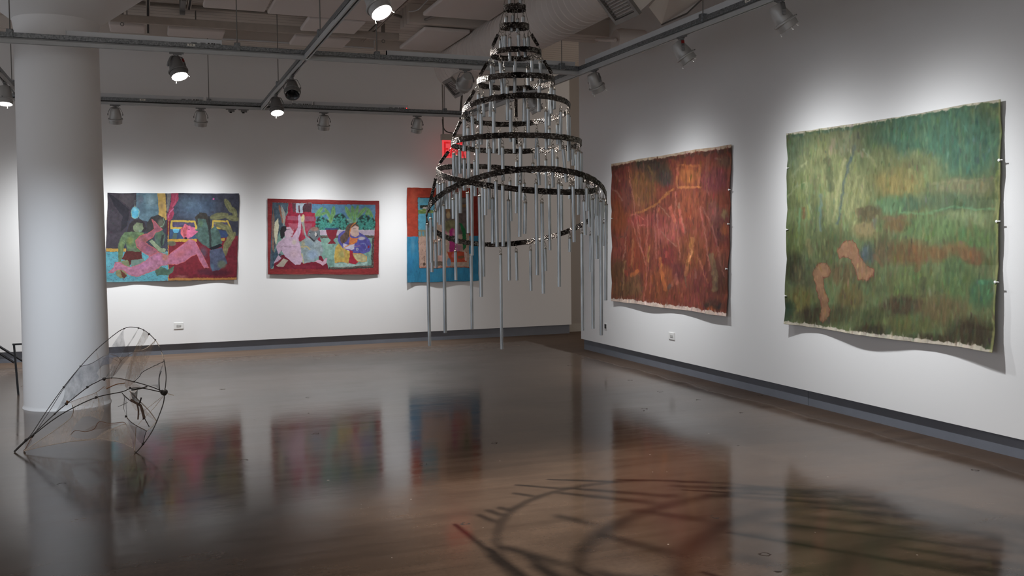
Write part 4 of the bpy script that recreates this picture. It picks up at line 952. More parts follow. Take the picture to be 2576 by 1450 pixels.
# green seated figures
G1, G2, GD = (96, 122, 86), (80, 104, 92), (52, 70, 60)
c.poly([(380, 640), (420, 530), (480, 468), (570, 462), (630, 510), (655, 590), (640, 640), (560, 650), (450, 680)], (58, 52, 56), tex=.25)
c.poly([(470, 560), (520, 510), (600, 520), (615, 590), (590, 640), (520, 665), (475, 620)], (120, 134, 104), tex=.25); c.ell(570, 630, 40, 22, (110, 150, 140), .6, .6)
c.poly([(350, 650), (450, 640), (620, 660), (650, 760), (560, 800), (570, 930), (470, 965), (390, 940), (370, 800), (340, 860), (330, 990), (290, 1080), (265, 1070), (260, 850), (300, 720)], G1, tex=.25)
c.ell(430, 770, 60, 80, (128, 140, 70), .7, .6); c.ell(590, 700, 50, 60, (116, 152, 84), .7, .6); c.ell(310, 860, 35, 140, (140, 160, 90), .5, .7); c.ell(460, 900, 60, 40, (110, 120, 110), .5, .6)
c.poly([(370, 925), (580, 930), (600, 1030), (480, 1050), (420, 1130), (390, 1060), (310, 1035)], (98, 44, 42), tex=.2); c.poly([(300, 1060), (400, 1045), (430, 1150), (320, 1120)], (128, 136, 100)); c.poly([(440, 1050), (620, 1030), (640, 1090), (520, 1150), (440, 1140)], (110, 138, 128))
c.poly([(660, 520), (720, 430), (820, 398), (900, 440), (945, 520), (930, 580), (860, 620), (740, 640), (650, 640)], (62, 60, 62), tex=.25); c.ell(860, 520, 60, 90, (112, 116, 96), .8, .6); c.stroke([(895, 450), (905, 510), (885, 560), (850, 570)], 7, (150, 200, 160), .8)
c.poly([(760, 650), (870, 610), (925, 700), (900, 840), (830, 870), (780, 800)], G2, tex=.25); c.ell(830, 690, 40, 70, (84, 112, 84), .7, .6); c.poly([(870, 700), (905, 680), (880, 860), (850, 800)], (46, 46, 48), .8)
c.poly([(690, 780), (730, 750), (860, 870), (935, 890), (925, 940), (850, 940), (780, 880)], (138, 154, 124), line=(60, 80, 60), lw=4, tex=.2)
c.poly([(1350, 430), (1420, 365), (1510, 380), (1560, 470), (1575, 640), (1590, 860), (1560, 870), (1540, 700), (1490, 600), (1420, 600), (1365, 540)], (62, 58, 54), tex=.25)
c.poly([(1390, 450), (1500, 460), (1530, 560), (1560, 620), (1640, 560), (1700, 640), (1750, 800), (1700, 860), (1590, 900), (1450, 820), (1400, 770), (1340, 680), (1380, 590)], (76, 104, 98), tex=.28); c.ell(1430, 520, 50, 60, (96, 124, 88), .7, .6); c.ell(1640, 720, 60, 110, (88, 120, 112), .5, .8); c.stroke([(1550, 430), (1560, 640), (1580, 860)], 30, (46, 46, 48), .8)
c.poly([(1550, 880), (1720, 810), (1750, 850), (1600, 910)], (28, 30, 40)); c.poly([(1560, 910), (1740, 870), (1790, 980), (1820, 1090), (1700, 1190), (1600, 1210), (1570, 1120)], (80, 88, 116), tex=.25); c.ell(1740, 1110, 80, 70, (104, 116, 92), .8, .4); c.ell(1470, 940, 80, 110, (84, 96, 118), .6, .7); c.ell(1600, 1150, 40, 60, (88, 128, 150), .6, .5)
# lower green shapes
c.poly([(770, 1200), (860, 1140), (960, 1190), (1050, 1130), (1030, 1220), (960, 1270), (870, 1260), (800, 1280)], (78, 110, 92), tex=.2); c.ell(305, 1250, 85, 60, (140, 136, 96), 1, .12, 20); c.poly([(290, 1190), (385, 1270), (350, 1310), (310, 1290)], (112, 60, 44)); c.ell(1010, 810, 70, 40, (100, 116, 90), .8, .3)
# pink figure
PK = (184, 110, 140)
pk = [(130, 1225), (200, 1160), (220, 1085), (290, 1075), (340, 1120), (420, 1160), (560, 1110), (650, 1060), (720, 960), (820, 930), (960, 985), (1060, 900), (1180, 820), (1270, 745), (1350, 780), (1390, 850), (1480, 1010), (1550, 1160), (1480, 1165), (1420, 1060), (1370, 965), (1290, 1000), (1200, 1070), (1100, 1110), (980, 1110), (860, 1130), (800, 1180), (700, 1220), (520, 1290), (420, 1270), (330, 1190), (250, 1190), (180, 1240)]
c.poly(pk, PK, .92, line=(214, 100, 96), lw=6, tex=.22)
leg = [(700, 1000), (600, 940), (520, 860), (505, 770), (560, 710), (680, 660), (765, 600), (750, 520), (725, 465), (775, 500), (830, 560), (878, 605), (840, 635), (780, 650), (740, 720), (640, 790), (680, 830), (780, 890), (830, 930)]
c.poly(leg, (166, 92, 110), .9, line=(216, 98, 92), lw=6, tex=.25)
c.ell(620, 1130, 160, 60, (192, 126, 176), .6, .7, -18); c.ell(1130, 960, 130, 70, (196, 100, 104), .6, .8, -25); c.ell(820, 1010, 90, 60, (200, 120, 170), .6, .7); c.ell(920, 1000, 60, 80, (190, 120, 80), .6, .7); c.ell(640, 760, 50, 50, (146, 90, 70), .5, .7); c.ell(1250, 860, 80, 70, (190, 96, 110), .6, .7); c.ell(680, 900, 60, 60, (140, 90, 130), .5, .7)
c.poly([(1180, 740), (1150, 660), (1165, 590), (1200, 530), (1260, 560), (1345, 580), (1355, 625), (1392, 640), (1370, 665), (1330, 700), (1260, 740)], (222, 108, 150), tex=.2); c.poly([(1150, 690), (1140, 600), (1200, 545), (1240, 580), (1230, 680), (1190, 745)], (206, 92, 106), tex=.3); c.stroke([(1215, 530), (1235, 560), (1275, 560)], 8, (230, 110, 80)); c.ell(1262, 612, 14, 10, (120, 40, 60), 1, .4); c.ell(1215, 735, 26, 18, (40, 34, 44), 1, .3); c.stroke([(1190, 560), (1160, 640), (1175, 720)], 8, (240, 130, 130), .8)
c.stroke([(122, 95), (78, 1372)], 10, (150, 140, 120), .5); c.stroke([(90, 1366), (960, 1352)], 9, (170, 190, 190), .6)
c.dabs(900, 2.2, 3.5, .10, .5, 1, 1.5)
c.build('hanging_painting', 'small painting of a long pink reclining figure among green figures at night', w4y((-.51, 2.24), (1.205, 2.244), (1.144, 1.02), (-.578, 1.03)), (0, -1, 0), 'unstretched canvases on the back wall', seed=4, edge=.006)

# ---- 2: red bordered terrace
c = Canvas([(85, 98), (1895, 132), (1885, 1330), (85, 1325)], 350, 232, 6, 31, .70)
c.fill((150, 44, 46), tex=.16, ts=(.02, .06)); c.ell(1860, 500, 40, 330, (196, 76, 66), .6, .8); c.ell(1200, 1270, 420, 30, (186, 74, 66), .5, .9); c.ell(110, 700, 20, 300, (176, 70, 60), .5, .9); c.ell(900, 140, 500, 22, (172, 70, 62), .5, .9)
c.poly([(160, 165), (780, 170), (780, 186), (1830, 195), (1795, 1225), (1050, 1240), (120, 1235)], (118, 160, 148), tex=.2)
c.ell(1040, 900, 90, 220, (146, 186, 168), .6, .8); c.ell(1050, 760, 120, 80, (128, 168, 150), .6, .8); c.ell(1600, 900, 140, 300, (120, 160, 150), .5, .8)
c.poly([(160, 165), (410, 168), (380, 340), (360, 480), (340, 560), (280, 600), (210, 850), (180, 1000), (130, 1235), (118, 1235)], (74, 92, 108), tex=.3)
c.poly([(195, 800), (180, 620), (200, 480), (250, 410), (262, 520), (240, 700), (215, 860)], (214, 208, 176), tex=.1); c.poly([(300, 200), (330, 260), (370, 330), (360, 480), (330, 540), (300, 420)], (190, 186, 168), .7); c.poly([(170, 250), (195, 420), (180, 700), (190, 980), (150, 900), (155, 500)], (150, 112, 92), .8); c.poly([(260, 190), (290, 230), (300, 300), (330, 470), (310, 500), (280, 340), (258, 260)], (160, 98, 74), .9); c.stroke([(330, 300), (345, 480)], 8, (200, 160, 130))
c.poly([(130, 1235), (180, 1000), (215, 900), (250, 980), (300, 1000), (200, 1160)], (58, 84, 104), tex=.3)
for i in range(9): c.stroke([(130+i*16, 1220-i*8), (170+i*16, 1040-i*10)], 4, (110, 132, 140), .5)
# red stepped tower
c.poly([(410, 170), (778, 172), (778, 325), (835, 330), (850, 470), (895, 480), (910, 720), (940, 800), (600, 800), (420, 700), (355, 520), (370, 380), (400, 330)], (166, 36, 62), tex=.2)
c.poly([(470, 170), (530, 172), (520, 320), (480, 310)], (110, 60, 70)); c.poly([(528, 172), (690, 172), (650, 250), (640, 330), (530, 330)], (170, 186, 200)); c.poly([(565, 210), (590, 205), (592, 320), (572, 320)], (110, 50, 60)); c.poly([(660, 180), (775, 176), (770, 315), (640, 315), (640, 230)], (82, 46, 56), tex=.3)
c.poly([(400, 375), (560, 385), (555, 450), (390, 440)], (178, 92, 116), .8); c.poly([(670, 385), (820, 385), (835, 465), (670, 465)], (150, 80, 104), .9); c.poly([(410, 490), (560, 500), (555, 590), (480, 610), (420, 560)], (182, 90, 110), .8); c.poly([(660, 495), (790, 500), (780, 590), (700, 620)], (158, 76, 98), .8); c.stroke([(385, 365), (840, 365)], 8, (150, 24, 52)); c.stroke([(360, 480), (895, 480)], 9, (150, 26, 54))
# sky, plants
c.poly([(780, 186), (1830, 196), (1820, 420), (850, 420), (835, 330), (780, 325)], (84, 130, 166), tex=.14); c.ell(1550, 290, 300, 50, (160, 130, 110), .6, .8); c.ell(900, 290, 120, 50, (120, 150, 120), .5, .8); c.ell(1100, 260, 60, 60, (84, 128, 152), .6, .7)
for (x, y, a, b, an) in ((900, 310, 110, 34, -50), (1050, 350, 130, 30, 60), (1130, 320, 110, 40, 95), (1090, 440, 90, 34, 110), (1380, 330, 130, 36, 62), (1450, 300, 100, 34, 85), (1520, 300, 110, 30, 100), (1600, 320, 130, 32, 130), (1480, 420, 90, 34, 95), (1740, 330, 110, 34, 60), (1690, 340, 100, 30, 110), (950, 350, 90, 28, -20)):
    c.ell(x, y, a, b, (110, 160, 96), .95, .15, an, tex=.2); r_ = math.radians(an); c.stroke([(x-a*.9*math.cos(r_), y-a*.9*math.sin(r_)), (x+a*.9*math.cos(r_), y+a*.9*math.sin(r_))], 4, (76, 116, 64), .8)
BX = [(930, 500, 90, 130), (1000, 520, 80, 110), (1240, 440, 120, 110), (1300, 520, 110, 100), (1180, 520, 80, 90), (1650, 470, 130, 120), (1560, 530, 80, 80), (1760, 500, 80, 110), (1700, 560, 120, 60), (1080, 560, 90, 50)]
for (x, y, a, b) in BX: c.ell(x, y, a, b, (40, 66, 62), 1, .2, tex=.3)
for k, (x, y, a, b) in enumerate(BX):
    for i in range(16):
        q = i*2.4; rr = (.15+.8*((i*7) % 16)/16); px, py = x+a*rr*math.cos(q), y+b*rr*math.sin(q)
        c.ell(px, py, 27, 21, (56, 138, 126), .95, .35, (i*50) % 180, tex=.25); c.ell(px-6, py-6, 11, 8, (96, 180, 158), .7, .6)
c.poly([(850, 610), (1815, 605), (1815, 690), (920, 690)], (186, 168, 186), tex=.12); c.poly([(1230, 630), (1500, 630), (1500, 680), (1230, 680)], (160, 152, 176), .6); c.poly([(1600, 635), (1790, 632), (1790, 680), (1600, 682)], (176, 160, 180), .6); c.stroke([(900, 612), (1815, 608)], 8, (206, 196, 206))
c.poly([(915, 698), (1815, 695), (1810, 735), (920, 738)], (74, 64, 60), tex=.2)
for i in range(44): c.stroke([(935+i*20, 725), (950+i*20, 708)], 5, (180, 160, 140), .75)
c.poly([(1775, 738), (1810, 738), (1795, 1225), (1760, 1225)], (66, 56, 54)); c.poly([(1055, 1210), (1790, 1180), (1790, 1222), (1050, 1245)], (66, 58, 54))
for i in range(34): c.stroke([(1075+i*21, 1232-i*.9), (1090+i*21, 1214-i*.9)], 5, (186, 168, 150), .75)
for i in range(22): c.stroke([(1778, 755+i*21), (1795, 768+i*21)], 4, (170, 150, 130), .7)
c.poly([(985, 570), (1225, 570), (1210, 602), (995, 602)], (50, 76, 112)); c.poly([(1010, 602), (1205, 602), (1175, 690), (1170, 730), (1125, 770), (1175, 828), (1035, 828), (1085, 770), (1050, 735), (1035, 690)], (136, 34, 50))
# round blue cushion figure
c.poly([(1200, 780), (1215, 680), (1300, 615), (1440, 610), (1560, 640), (1640, 690), (1730, 760), (1765, 850), (1740, 950), (1640, 990), (1500, 985), (1380, 950), (1260, 880)], (88, 84, 166), tex=.22); c.ell(1620, 860, 130, 110, (78, 72, 162), .7, .6); c.ell(1300, 700, 60, 60, (76, 70, 150), .6, .6)
c.poly([(1250, 800), (1240, 720), (1320, 640), (1340, 560), (1390, 500), (1460, 482), (1540, 520), (1560, 590), (1500, 560), (1420, 600), (1400, 700), (1350, 790), (1290, 830)], (98, 76, 66), tex=.3)
c.poly([(1430, 570), (1490, 530), (1550, 560), (1550, 620), (1560, 680), (1500, 720), (1430, 700), (1405, 640)], (206, 172, 160), tex=.12); c.stroke([(1500, 485), (1430, 540), (1405, 640), (1400, 720), (1450, 760), (1540, 740)], 14, (226, 130, 56)); c.poly([(1400, 740), (1540, 735), (1520, 800), (1440, 850), (1390, 830)], (206, 110, 60), tex=.2); c.stroke([(1460, 580), (1510, 585)], 5, (120, 80, 80))
c.poly([(1290, 820), (1400, 850), (1480, 830), (1470, 920), (1350, 940), (1300, 900)], (196, 188, 206)); c.stroke([(1310, 890), (1420, 830), (1520, 770)], 14, (226, 140, 60)); c.stroke([(1300, 910), (1420, 930)], 16, (120, 86, 170))
c.ell(1525, 918, 24, 26, (190, 190, 196), 1, .3); c.ell(1525, 918, 13, 15, (80, 76, 140), 1, .4); c.ell(1718, 878, 18, 26, (150, 30, 60), 1, .3); c.stroke([(1590, 830), (1650, 820), (1690, 880), (1660, 930)], 14, (120, 130, 180), .8); c.stroke([(1490, 870), (1580, 860)], 14, (170, 110, 160), .8); c.ell(1600, 740, 70, 34, (196, 186, 186), .9, .4)
c.poly([(1150, 1140), (1150, 980), (1165, 880), (1215, 825), (1290, 900), (1400, 950), (1410, 1020), (1390, 1140), (1250, 1130)], (196, 164, 74), tex=.2); c.ell(1270, 1000, 80, 90, (150, 160, 110), .6, .7); c.stroke([(1300, 920), (1330, 1050), (1320, 1130)], 7, (206, 120, 90), .8)
c.poly([(1400, 930), (1445, 950), (1490, 1070), (1540, 1130), (1490, 1165), (1380, 1140), (1400, 1030)], (176, 36, 58)); c.poly([(1450, 985), (1600, 990), (1685, 1040), (1680, 1110), (1600, 1130), (1520, 1110), (1480, 1060)], (190, 180, 130), line=(222, 150, 70), lw=8, tex=.2); c.poly([(1150, 1145), (1380, 1145), (1500, 1170), (1700, 1120), (1690, 1180), (1300, 1210), (1150, 1210)], (168, 196, 190), .7, tex=.2); c.stroke([(1160, 1140), (1250, 1120), (1380, 1150)], 8, (216, 130, 70), .8); c.stroke([(1148, 860), (1145, 1210)], 5, (200, 210, 200), .7)
# left couple
c.poly([(165, 1235), (190, 1140), (300, 1010), (420, 1010), (620, 1130), (900, 1120), (890, 1040), (930, 1020), (990, 1110), (1030, 1160), (1050, 1240)], (128, 24, 46), tex=.2); c.ell(700, 1200, 250, 30, (150, 44, 66), .6, .8)
c.poly([(600, 800), (680, 740), (640, 560), (610, 460), (600, 400), (650, 350), (672, 400), (660, 480), (675, 620), (705, 700), (740, 740), (860, 750), (930, 800), (945, 870), (980, 920), (940, 1010), (860, 1060), (800, 1120), (640, 1150), (600, 1020)], (138, 154, 158), tex=.2); c.ell(650, 560, 36, 160, (156, 158, 136), .6, .7); c.ell(790, 1010, 120, 110, (136, 160, 190), .8, .6); c.ell(740, 830, 100, 70, (120, 140, 156), .7, .7); c.ell(640, 840, 40, 90, (160, 150, 110), .7, .6); c.stroke([(600, 880), (700, 870), (745, 915)], 22, (176, 164, 120)); c.stroke([(620, 990), (650, 1140)], 20, (200, 184, 120), .7)
c.poly([(720, 640), (740, 600), (800, 560), (870, 560), (915, 620), (915, 710), (880, 740), (830, 790), (780, 740), (715, 700)], (104, 112, 118), tex=.2); c.ell(830, 590, 90, 45, (156, 110, 96), .9, .5); c.poly([(735, 700), (790, 740), (840, 780), (820, 800), (760, 750)], (52, 52, 56)); c.poly([(860, 640), (880, 700), (860, 720), (830, 690)], (48, 46, 50)); c.ell(848, 675, 17, 36, (186, 180, 176), 1, .2); c.stroke([(725, 650), (765, 645)], 9, (60, 50, 50)); c.ell(745, 660, 12, 7, (200, 196, 186), 1, .3)
c.poly([(605, 400), (640, 350), (672, 380), (668, 440), (640, 480), (608, 470)], (206, 190, 140))
SK = (196, 166, 190)
c.poly([(300, 760), (360, 720), (470, 720), (560, 560), (570, 460), (560, 380), (590, 350), (612, 400), (615, 560), (600, 660), (570, 740), (600, 880), (610, 1000), (640, 1080), (600, 1160), (520, 1170), (420, 1090), (350, 1030), (300, 930), (250, 1010), (300, 1060), (240, 1110), (175, 1150), (210, 1080), (255, 1010), (215, 880), (240, 820)], SK, tex=.12); c.ell(500, 990, 120, 100, (192, 160, 168), .6, .8); c.ell(500, 800, 50, 60, (196, 184, 160), .7, .6); c.stroke([(290, 880), (330, 860), (380, 880), (560, 880)], 6, (140, 110, 130)); c.stroke([(300, 930), (290, 1000), (310, 1050)], 8, (120, 90, 110), .7)
c.poly([(345, 640), (370, 560), (430, 550), (470, 600), (490, 640), (470, 700), (400, 740), (350, 700)], (200, 168, 186), tex=.08); c.poly([(285, 740), (275, 620), (310, 550), (380, 535), (385, 600), (350, 640), (355, 700), (320, 745)], (44, 40, 46), tex=.2); c.stroke([(395, 598), (430, 590)], 7, (60, 50, 60)); c.ell(490, 605, 6, 7, (236, 226, 200), 1, .3); c.ell(488, 632, 6, 7, (236, 226, 200), 1, .3); c.stroke([(455, 665), (480, 668)], 6, (170, 60, 80))
c.poly([(215, 1180), (260, 1140), (330, 1060), (400, 1100), (360, 1150), (330, 1200), (230, 1200)], (176, 164, 148), tex=.2); c.poly([(820, 1110), (900, 1090), (960, 1120), (1010, 1060), (1035, 1060), (1010, 1150), (960, 1185), (900, 1150)], (206, 160, 180)); c.poly([(150, 350), (90, 355), (90, 365), (150, 362)], (190, 90, 80), .6)
c.stroke([(95, 1322), (1885, 1328)], 8, (200, 150, 130), .6)
c.dabs(700, 2.0, 3.2, .08, .5, 2, 1.5)
c.build('hanging_painting', 'small painting of a terrace scene with a wide red border', w4y((1.594, 2.172), (3.222, 2.145), (3.193, 1.042), (1.576, 1.084)), (0, -1, 0), 'unstretched canvases on the back wall', seed=9, edge=.005)

# ---- 3: red over blue border, figures in a garden (seen through the tubes)
c = Canvas([(72, 68), (1031, 75), (1040, 1335), (75, 1350)], 230, 262, 6, 51, .72)
c.fill((44, 138, 182), tex=.14, ts=(.03, .01)); c.ell(150, 850, 40, 160, (104, 160, 190), .6, .8); c.ell(120, 1100, 50, 150, (40, 130, 190), .5, .8); c.ell(600, 1260, 300, 40, (64, 140, 172), .5, .8)
c.poly([(60, 60), (1040, 60), (1040, 725), (60, 728)], (186, 62, 40), tex=.14); c.ell(160, 200, 60, 140, (204, 90, 62), .6, .8); c.ell(120, 640, 50, 70, (200, 64, 40), .6, .8); c.poly([(975, 60), (1040, 60), (1040, 725), (975, 725)], (150, 38, 32), .8)
c.poly([(215, 200), (910, 205), (912, 1150), (240, 1160), (222, 700)], (190, 160, 138), tex=.15); c.stroke([(215, 205), (910, 205)], 9, (60, 36, 34)); c.stroke([(218, 205), (222, 700), (240, 1158), (910, 1152)], 8, (90, 60, 56))
c.poly([(220, 210), (440, 210), (440, 640), (222, 640)], (84, 168, 196), tex=.15); c.ell(400, 250, 60, 50, (80, 108, 116), .6, .8); c.ell(260, 250, 60, 40, (110, 170, 180), .6, .7)
for x in (265, 290, 315, 340, 360): c.ell(x, 325, 22, 28, (44, 50, 40), 1, .3)
c.poly([(285, 330), (345, 330), (345, 350), (285, 350)], (200, 180, 170)); c.poly([(220, 370), (300, 350), (430, 380), (440, 410), (222, 420)], (112, 142, 70), tex=.2); c.stroke([(240, 365), (320, 390), (420, 400)], 6, (190, 190, 130), .7)
c.poly([(225, 640), (440, 640), (440, 725), (225, 725)], (150, 140, 110)); 
for x in (245, 290, 335, 380): c.ell(x, 690, 17, 34, (96, 156, 176), 1, .2)
c.poly([(225, 730), (440, 730), (600, 800), (600, 1140), (240, 1150)], (196, 158, 140), tex=.12)
for i in range(90):
    x = 240+((i*61) % 340); y = 745+((i*97) % 390); c.ell(x, y, 4, 6, (110, 84, 76), .8, .4)
c.poly([(560, 210), (910, 210), (910, 700), (720, 700), (560, 480)], (110, 98, 94), tex=.25); c.poly([(800, 215), (905, 215), (905, 270), (800, 270)], (140, 134, 126), .7); c.poly([(815, 295), (905, 295), (905, 335), (815, 335)], (166, 120, 66), .9)
c.poly([(595, 350), (650, 355), (640, 480), (600, 480)], (150, 110, 70)); c.ell(625, 440, 34, 60, (200, 176, 130), .8, .4)
c.ell(650, 590, 110, 100, (122, 118, 78), 1, .3, tex=.3); c.ell(700, 560, 80, 60, (150, 140, 100), .8, .5)
c.poly([(640, 730), (640, 650), (680, 608), (705, 640), (690, 720), (720, 860), (700, 960), (640, 930)], (176, 40, 116), tex=.15); c.ell(710, 680, 40, 60, (210, 120, 150), .8, .4); c.ell(690, 745, 50, 30, (50, 40, 44), .9, .4); c.poly([(720, 820), (800, 860), (770, 940), (720, 920)], (200, 110, 160))
c.poly([(775, 545), (810, 560), (860, 640), (872, 760), (870, 880), (830, 920), (815, 800), (820, 680), (790, 600)], (24, 120, 66), tex=.15); c.ell(780, 880, 70, 60, (160, 110, 120), .6, .7); c.ell(810, 990, 24, 70, (140, 120, 80), .8, .5)
c.poly([(530, 640), (600, 660), (610, 760), (545, 720)], (206, 120, 140)); c.poly([(610, 940), (780, 930), (880, 940), (880, 1080), (660, 1080)], (202, 74, 44), tex=.16); c.poly([(840, 920), (885, 960), (875, 1070), (850, 1060)], (214, 180, 166)); c.poly([(760, 990), (840, 990), (830, 1030), (760, 1030)], (130, 92, 60)); c.ell(690, 990, 24, 40, (220, 110, 120), .8, .5)
c.ell(635, 1080, 34, 70, (110, 150, 186), .9, .3); c.poly([(500, 980), (560, 950), (600, 1000), (560, 1080), (500, 1070)], (206, 160, 150)); c.poly([(400, 1060), (560, 1070), (560, 1125), (390, 1120)], (100, 84, 70), .9, tex=.3); c.ell(304, 1100, 20, 26, (96, 74, 60), 1, .3); c.stroke([(304, 990), (304, 1090)], 6, (96, 74, 60)); c.stroke([(240, 1140), (905, 1142)], 7, (206, 90, 66))
c.dabs(500, 2.0, 3.5, .09, .5, 3, 1.5)
c.build('hanging_painting', 'small painting with a border red above and blue below, behind the tube spiral', w4y((3.65, 2.344), (4.788, 2.35), (4.771, .902), (3.629, .907)), (0, -1, 0), 'unstretched canvases on the back wall', seed=14, edge=.008, bottom=.03)

# ---- 4: rust red abstract
c = Canvas([(60, 195), (1005, 45), (985, 1420), (68, 1285)], 330, 440, 12, 71, 1.12); c.sat = .84
c.fill((116, 54, 38), tex=.22, ts=(.05, .008))
def blob(c, L, tex=.22, ts=(.06, .01)):
    for i, (x, y, rx, ry, col, a) in enumerate(L): c.ell(x, y, rx*1.08, ry*1.08, col, a, .5, tex=tex, ts=ts, sd=i*7)
blob(c, [(330, 380, 170, 200, (116, 74, 40), .9), (470, 250, 130, 110, (84, 66, 46), .9), (540, 300, 70, 90, (66, 58, 52), .9), (400, 200, 180, 60, (66, 52, 40), .8), (120, 300, 110, 170, (104, 44, 34), .9), (130, 600, 100, 170, (120, 56, 28), .95), (800, 120, 200, 80, (104, 46, 34), .9), (720, 290, 90, 90, (150, 82, 40), .95), (720, 520, 110, 170, (122, 58, 36), .95), (900, 330, 110, 120, (110, 48, 52), .9), (960, 180, 60, 60, (98, 74, 56), .7),
    (320, 650, 120, 60, (136, 54, 46), .9), (560, 720, 140, 140, (138, 66, 56), .9), (450, 650, 120, 70, (122, 50, 44), .8), (300, 900, 120, 200, (122, 52, 32), .9), (130, 880, 80, 100, (120, 54, 42), .95), (130, 1050, 100, 120, (96, 64, 38), .9), (160, 1200, 120, 90, (100, 66, 40), .9), (280, 1170, 90, 120, (104, 72, 44), .85), (470, 1180, 120, 140, (122, 60, 34), .9), (560, 940, 90, 110, (106, 40, 38), .8), (640, 1050, 90, 90, (88, 38, 38), .8), (740, 900, 120, 180, (112, 58, 32), .8), (830, 1180, 130, 160, (108, 50, 42), .9), (760, 1300, 90, 60, (130, 60, 50), .7), (930, 700, 80, 160, (92, 48, 44), .9), (890, 560, 40, 110, (120, 70, 62), .7), (960, 590, 30, 50, (118, 92, 62), .9), (965, 720, 35, 60, (140, 72, 40), .9), (930, 1100, 70, 200, (84, 50, 38), .8), (900, 1330, 90, 60, (70, 46, 38), .8), (885, 1360, 34, 30, (146, 66, 32), 1), (200, 450, 60, 150, (100, 50, 44), .8), (540, 1080, 60, 90, (132, 66, 34), .8)])
c.put(np.clip((fbm(c.X*1.0, c.Y*.12, .09, 77, 3)-.55)*5, 0, 1), (60, 34, 28), .35, ts=(.05, .01)); c.put(np.clip((fbm(c.X*1.0, c.Y*.10, .07, 87, 3)-.6)*5, 0, 1), (150, 84, 62), .25, ts=(.05, .01))
OR, PKK, PL = (188, 100, 46), (176, 100, 84), (150, 112, 92)
for pts, w, col in (([(290, 585), (400, 545), (470, 510), (540, 450), (600, 400)], 14, (176, 112, 50)), ([(640, 385), (720, 375), (800, 380)], 14, (196, 120, 60)), ([(640, 200), (720, 205), (795, 215), (800, 300), (790, 380)], 12, (170, 96, 46)), ([(640, 220), (632, 330), (640, 390)], 12, (186, 110, 70)),
    ([(218, 215), (240, 380), (290, 620), (340, 860), (375, 1000)], 7, PKK), ([(235, 620), (275, 720), (330, 850), (370, 980)], 6, PKK), ([(385, 600), (380, 800), (390, 1000), (375, 1310)], 8, (170, 92, 76)), ([(440, 570), (450, 760), (470, 950)], 8, (166, 92, 82)), ([(478, 520), (480, 700), (485, 860)], 8, (164, 90, 80)), ([(480, 510), (530, 560), (580, 620)], 6, PL), ([(505, 740), (560, 800), (625, 860)], 7, PL), ([(620, 420), (620, 600), (635, 760), (650, 960)], 8, (170, 96, 80)),
    ([(580, 540), (600, 600), (620, 650)], 22, (196, 92, 70)), ([(645, 510), (670, 630), (695, 750)], 12, PL), ([(655, 560), (670, 660), (685, 740)], 16, (180, 72, 60)), ([(230, 605), (300, 600), (350, 630)], 10, (176, 96, 76)), ([(300, 690), (360, 680)], 8, PKK),
    ([(805, 530), (815, 640), (840, 820), (860, 950), (870, 1050)], 8, (160, 96, 84)), ([(820, 540), (860, 640), (905, 800), (940, 980), (965, 1100)], 7, (152, 92, 80)), ([(780, 920), (820, 1040), (860, 1150)], 7, (176, 100, 70)), ([(740, 790), (735, 870), (715, 980), (695, 1090)], 24, (166, 104, 56)), ([(735, 880), (720, 980)], 8, (200, 130, 80)), ([(495, 950), (515, 1080), (540, 1200)], 20, (186, 98, 44)), ([(400, 860), (405, 980)], 16, (160, 110, 54)), ([(265, 800), (258, 1000)], 14, (166, 100, 60)), ([(200, 970), (175, 1080), (165, 1200)], 12, (150, 112, 70)), ([(880, 930), (900, 1050), (905, 1200)], 30, (118, 104, 72)), ([(60, 390), (120, 420), (160, 480)], 10, PL), ([(70, 750), (110, 790), (180, 780), (205, 700)], 10, (96, 60, 50)), ([(200, 780), (195, 900), (170, 960)], 6, PL), ([(395, 210), (430, 270), (450, 400)], 14, (130, 92, 50)), ([(90, 270), (140, 330)], 16, (140, 84, 68)), ([(350, 1180), (345, 1300)], 16, (110, 82, 50)), ([(590, 1170), (620, 1090), (625, 1150)], 18, (160, 92, 70)), ([(560, 1190), (575, 1170)], 22, (72, 68, 66)), ([(255, 1085), (290, 1075), (305, 1060)], 24, (190, 98, 44)), ([(545, 900), (545, 940)], 18, (176, 70, 56)), ([(845, 120), (840, 260), (850, 420)], 8, (140, 84, 60)), ([(900, 150), (925, 160)], 14, (130, 100, 80)), ([(200, 1050), (205, 1080)], 24, (150, 52, 44)), ([(300, 450), (310, 520)], 8, PKK), ([(470, 600), (470, 700)], 6, PL), ([(420, 1050), (425, 1240)], 8, (160, 80, 60)), ([(690, 1100), (700, 1180)], 10, (110, 92, 70)), ([(770, 1040), (775, 1110)], 14, (130, 80, 70))):
    c.stroke(pts, w*1.25, col, .55, soft=9, tex=.3, ts=(.05, .02))
for (x, y) in ((580, 130), (450, 170), (300, 190), (860, 1330), (920, 1350)): c.ell(x, y, 40, 26, (50, 44, 36), .6, .8)
tb = fbm(c.u*40, c.u*0, 1.0, 5, 3); m = np.clip((.018+.016*(tb-.5)-c.v)*260, 0, 1); c.put(m, (190, 168, 140), .9, tex=.2); m = np.clip((c.v-(.975+.022*(tb-.5)))*260, 0, 1); c.put(m, (206, 186, 172), .9, tex=.2)
m = np.clip((.045+.05*(tb-.5)-c.v)*80, 0, 1)*np.clip((c.v-.018)*200, 0, 1); c.put(m, (56, 44, 34), .55)
c.dabs(2600, 1.7, 10, .13, .6, 4, .12)
c.build('hanging_painting', 'large rust red abstract painting on the right wall, nearer the corner', w4x((10.863, 2.516), (8.201, 2.51), (8.255, .734), (10.868, .742)), (-1, 0, 0), 'large unstretched canvases on the right wall', seed=21, edge=.012, wave=.012, bottom=.035, pins=[(.997, .26), (.994, .46), (.992, .72), (.004, .40)])

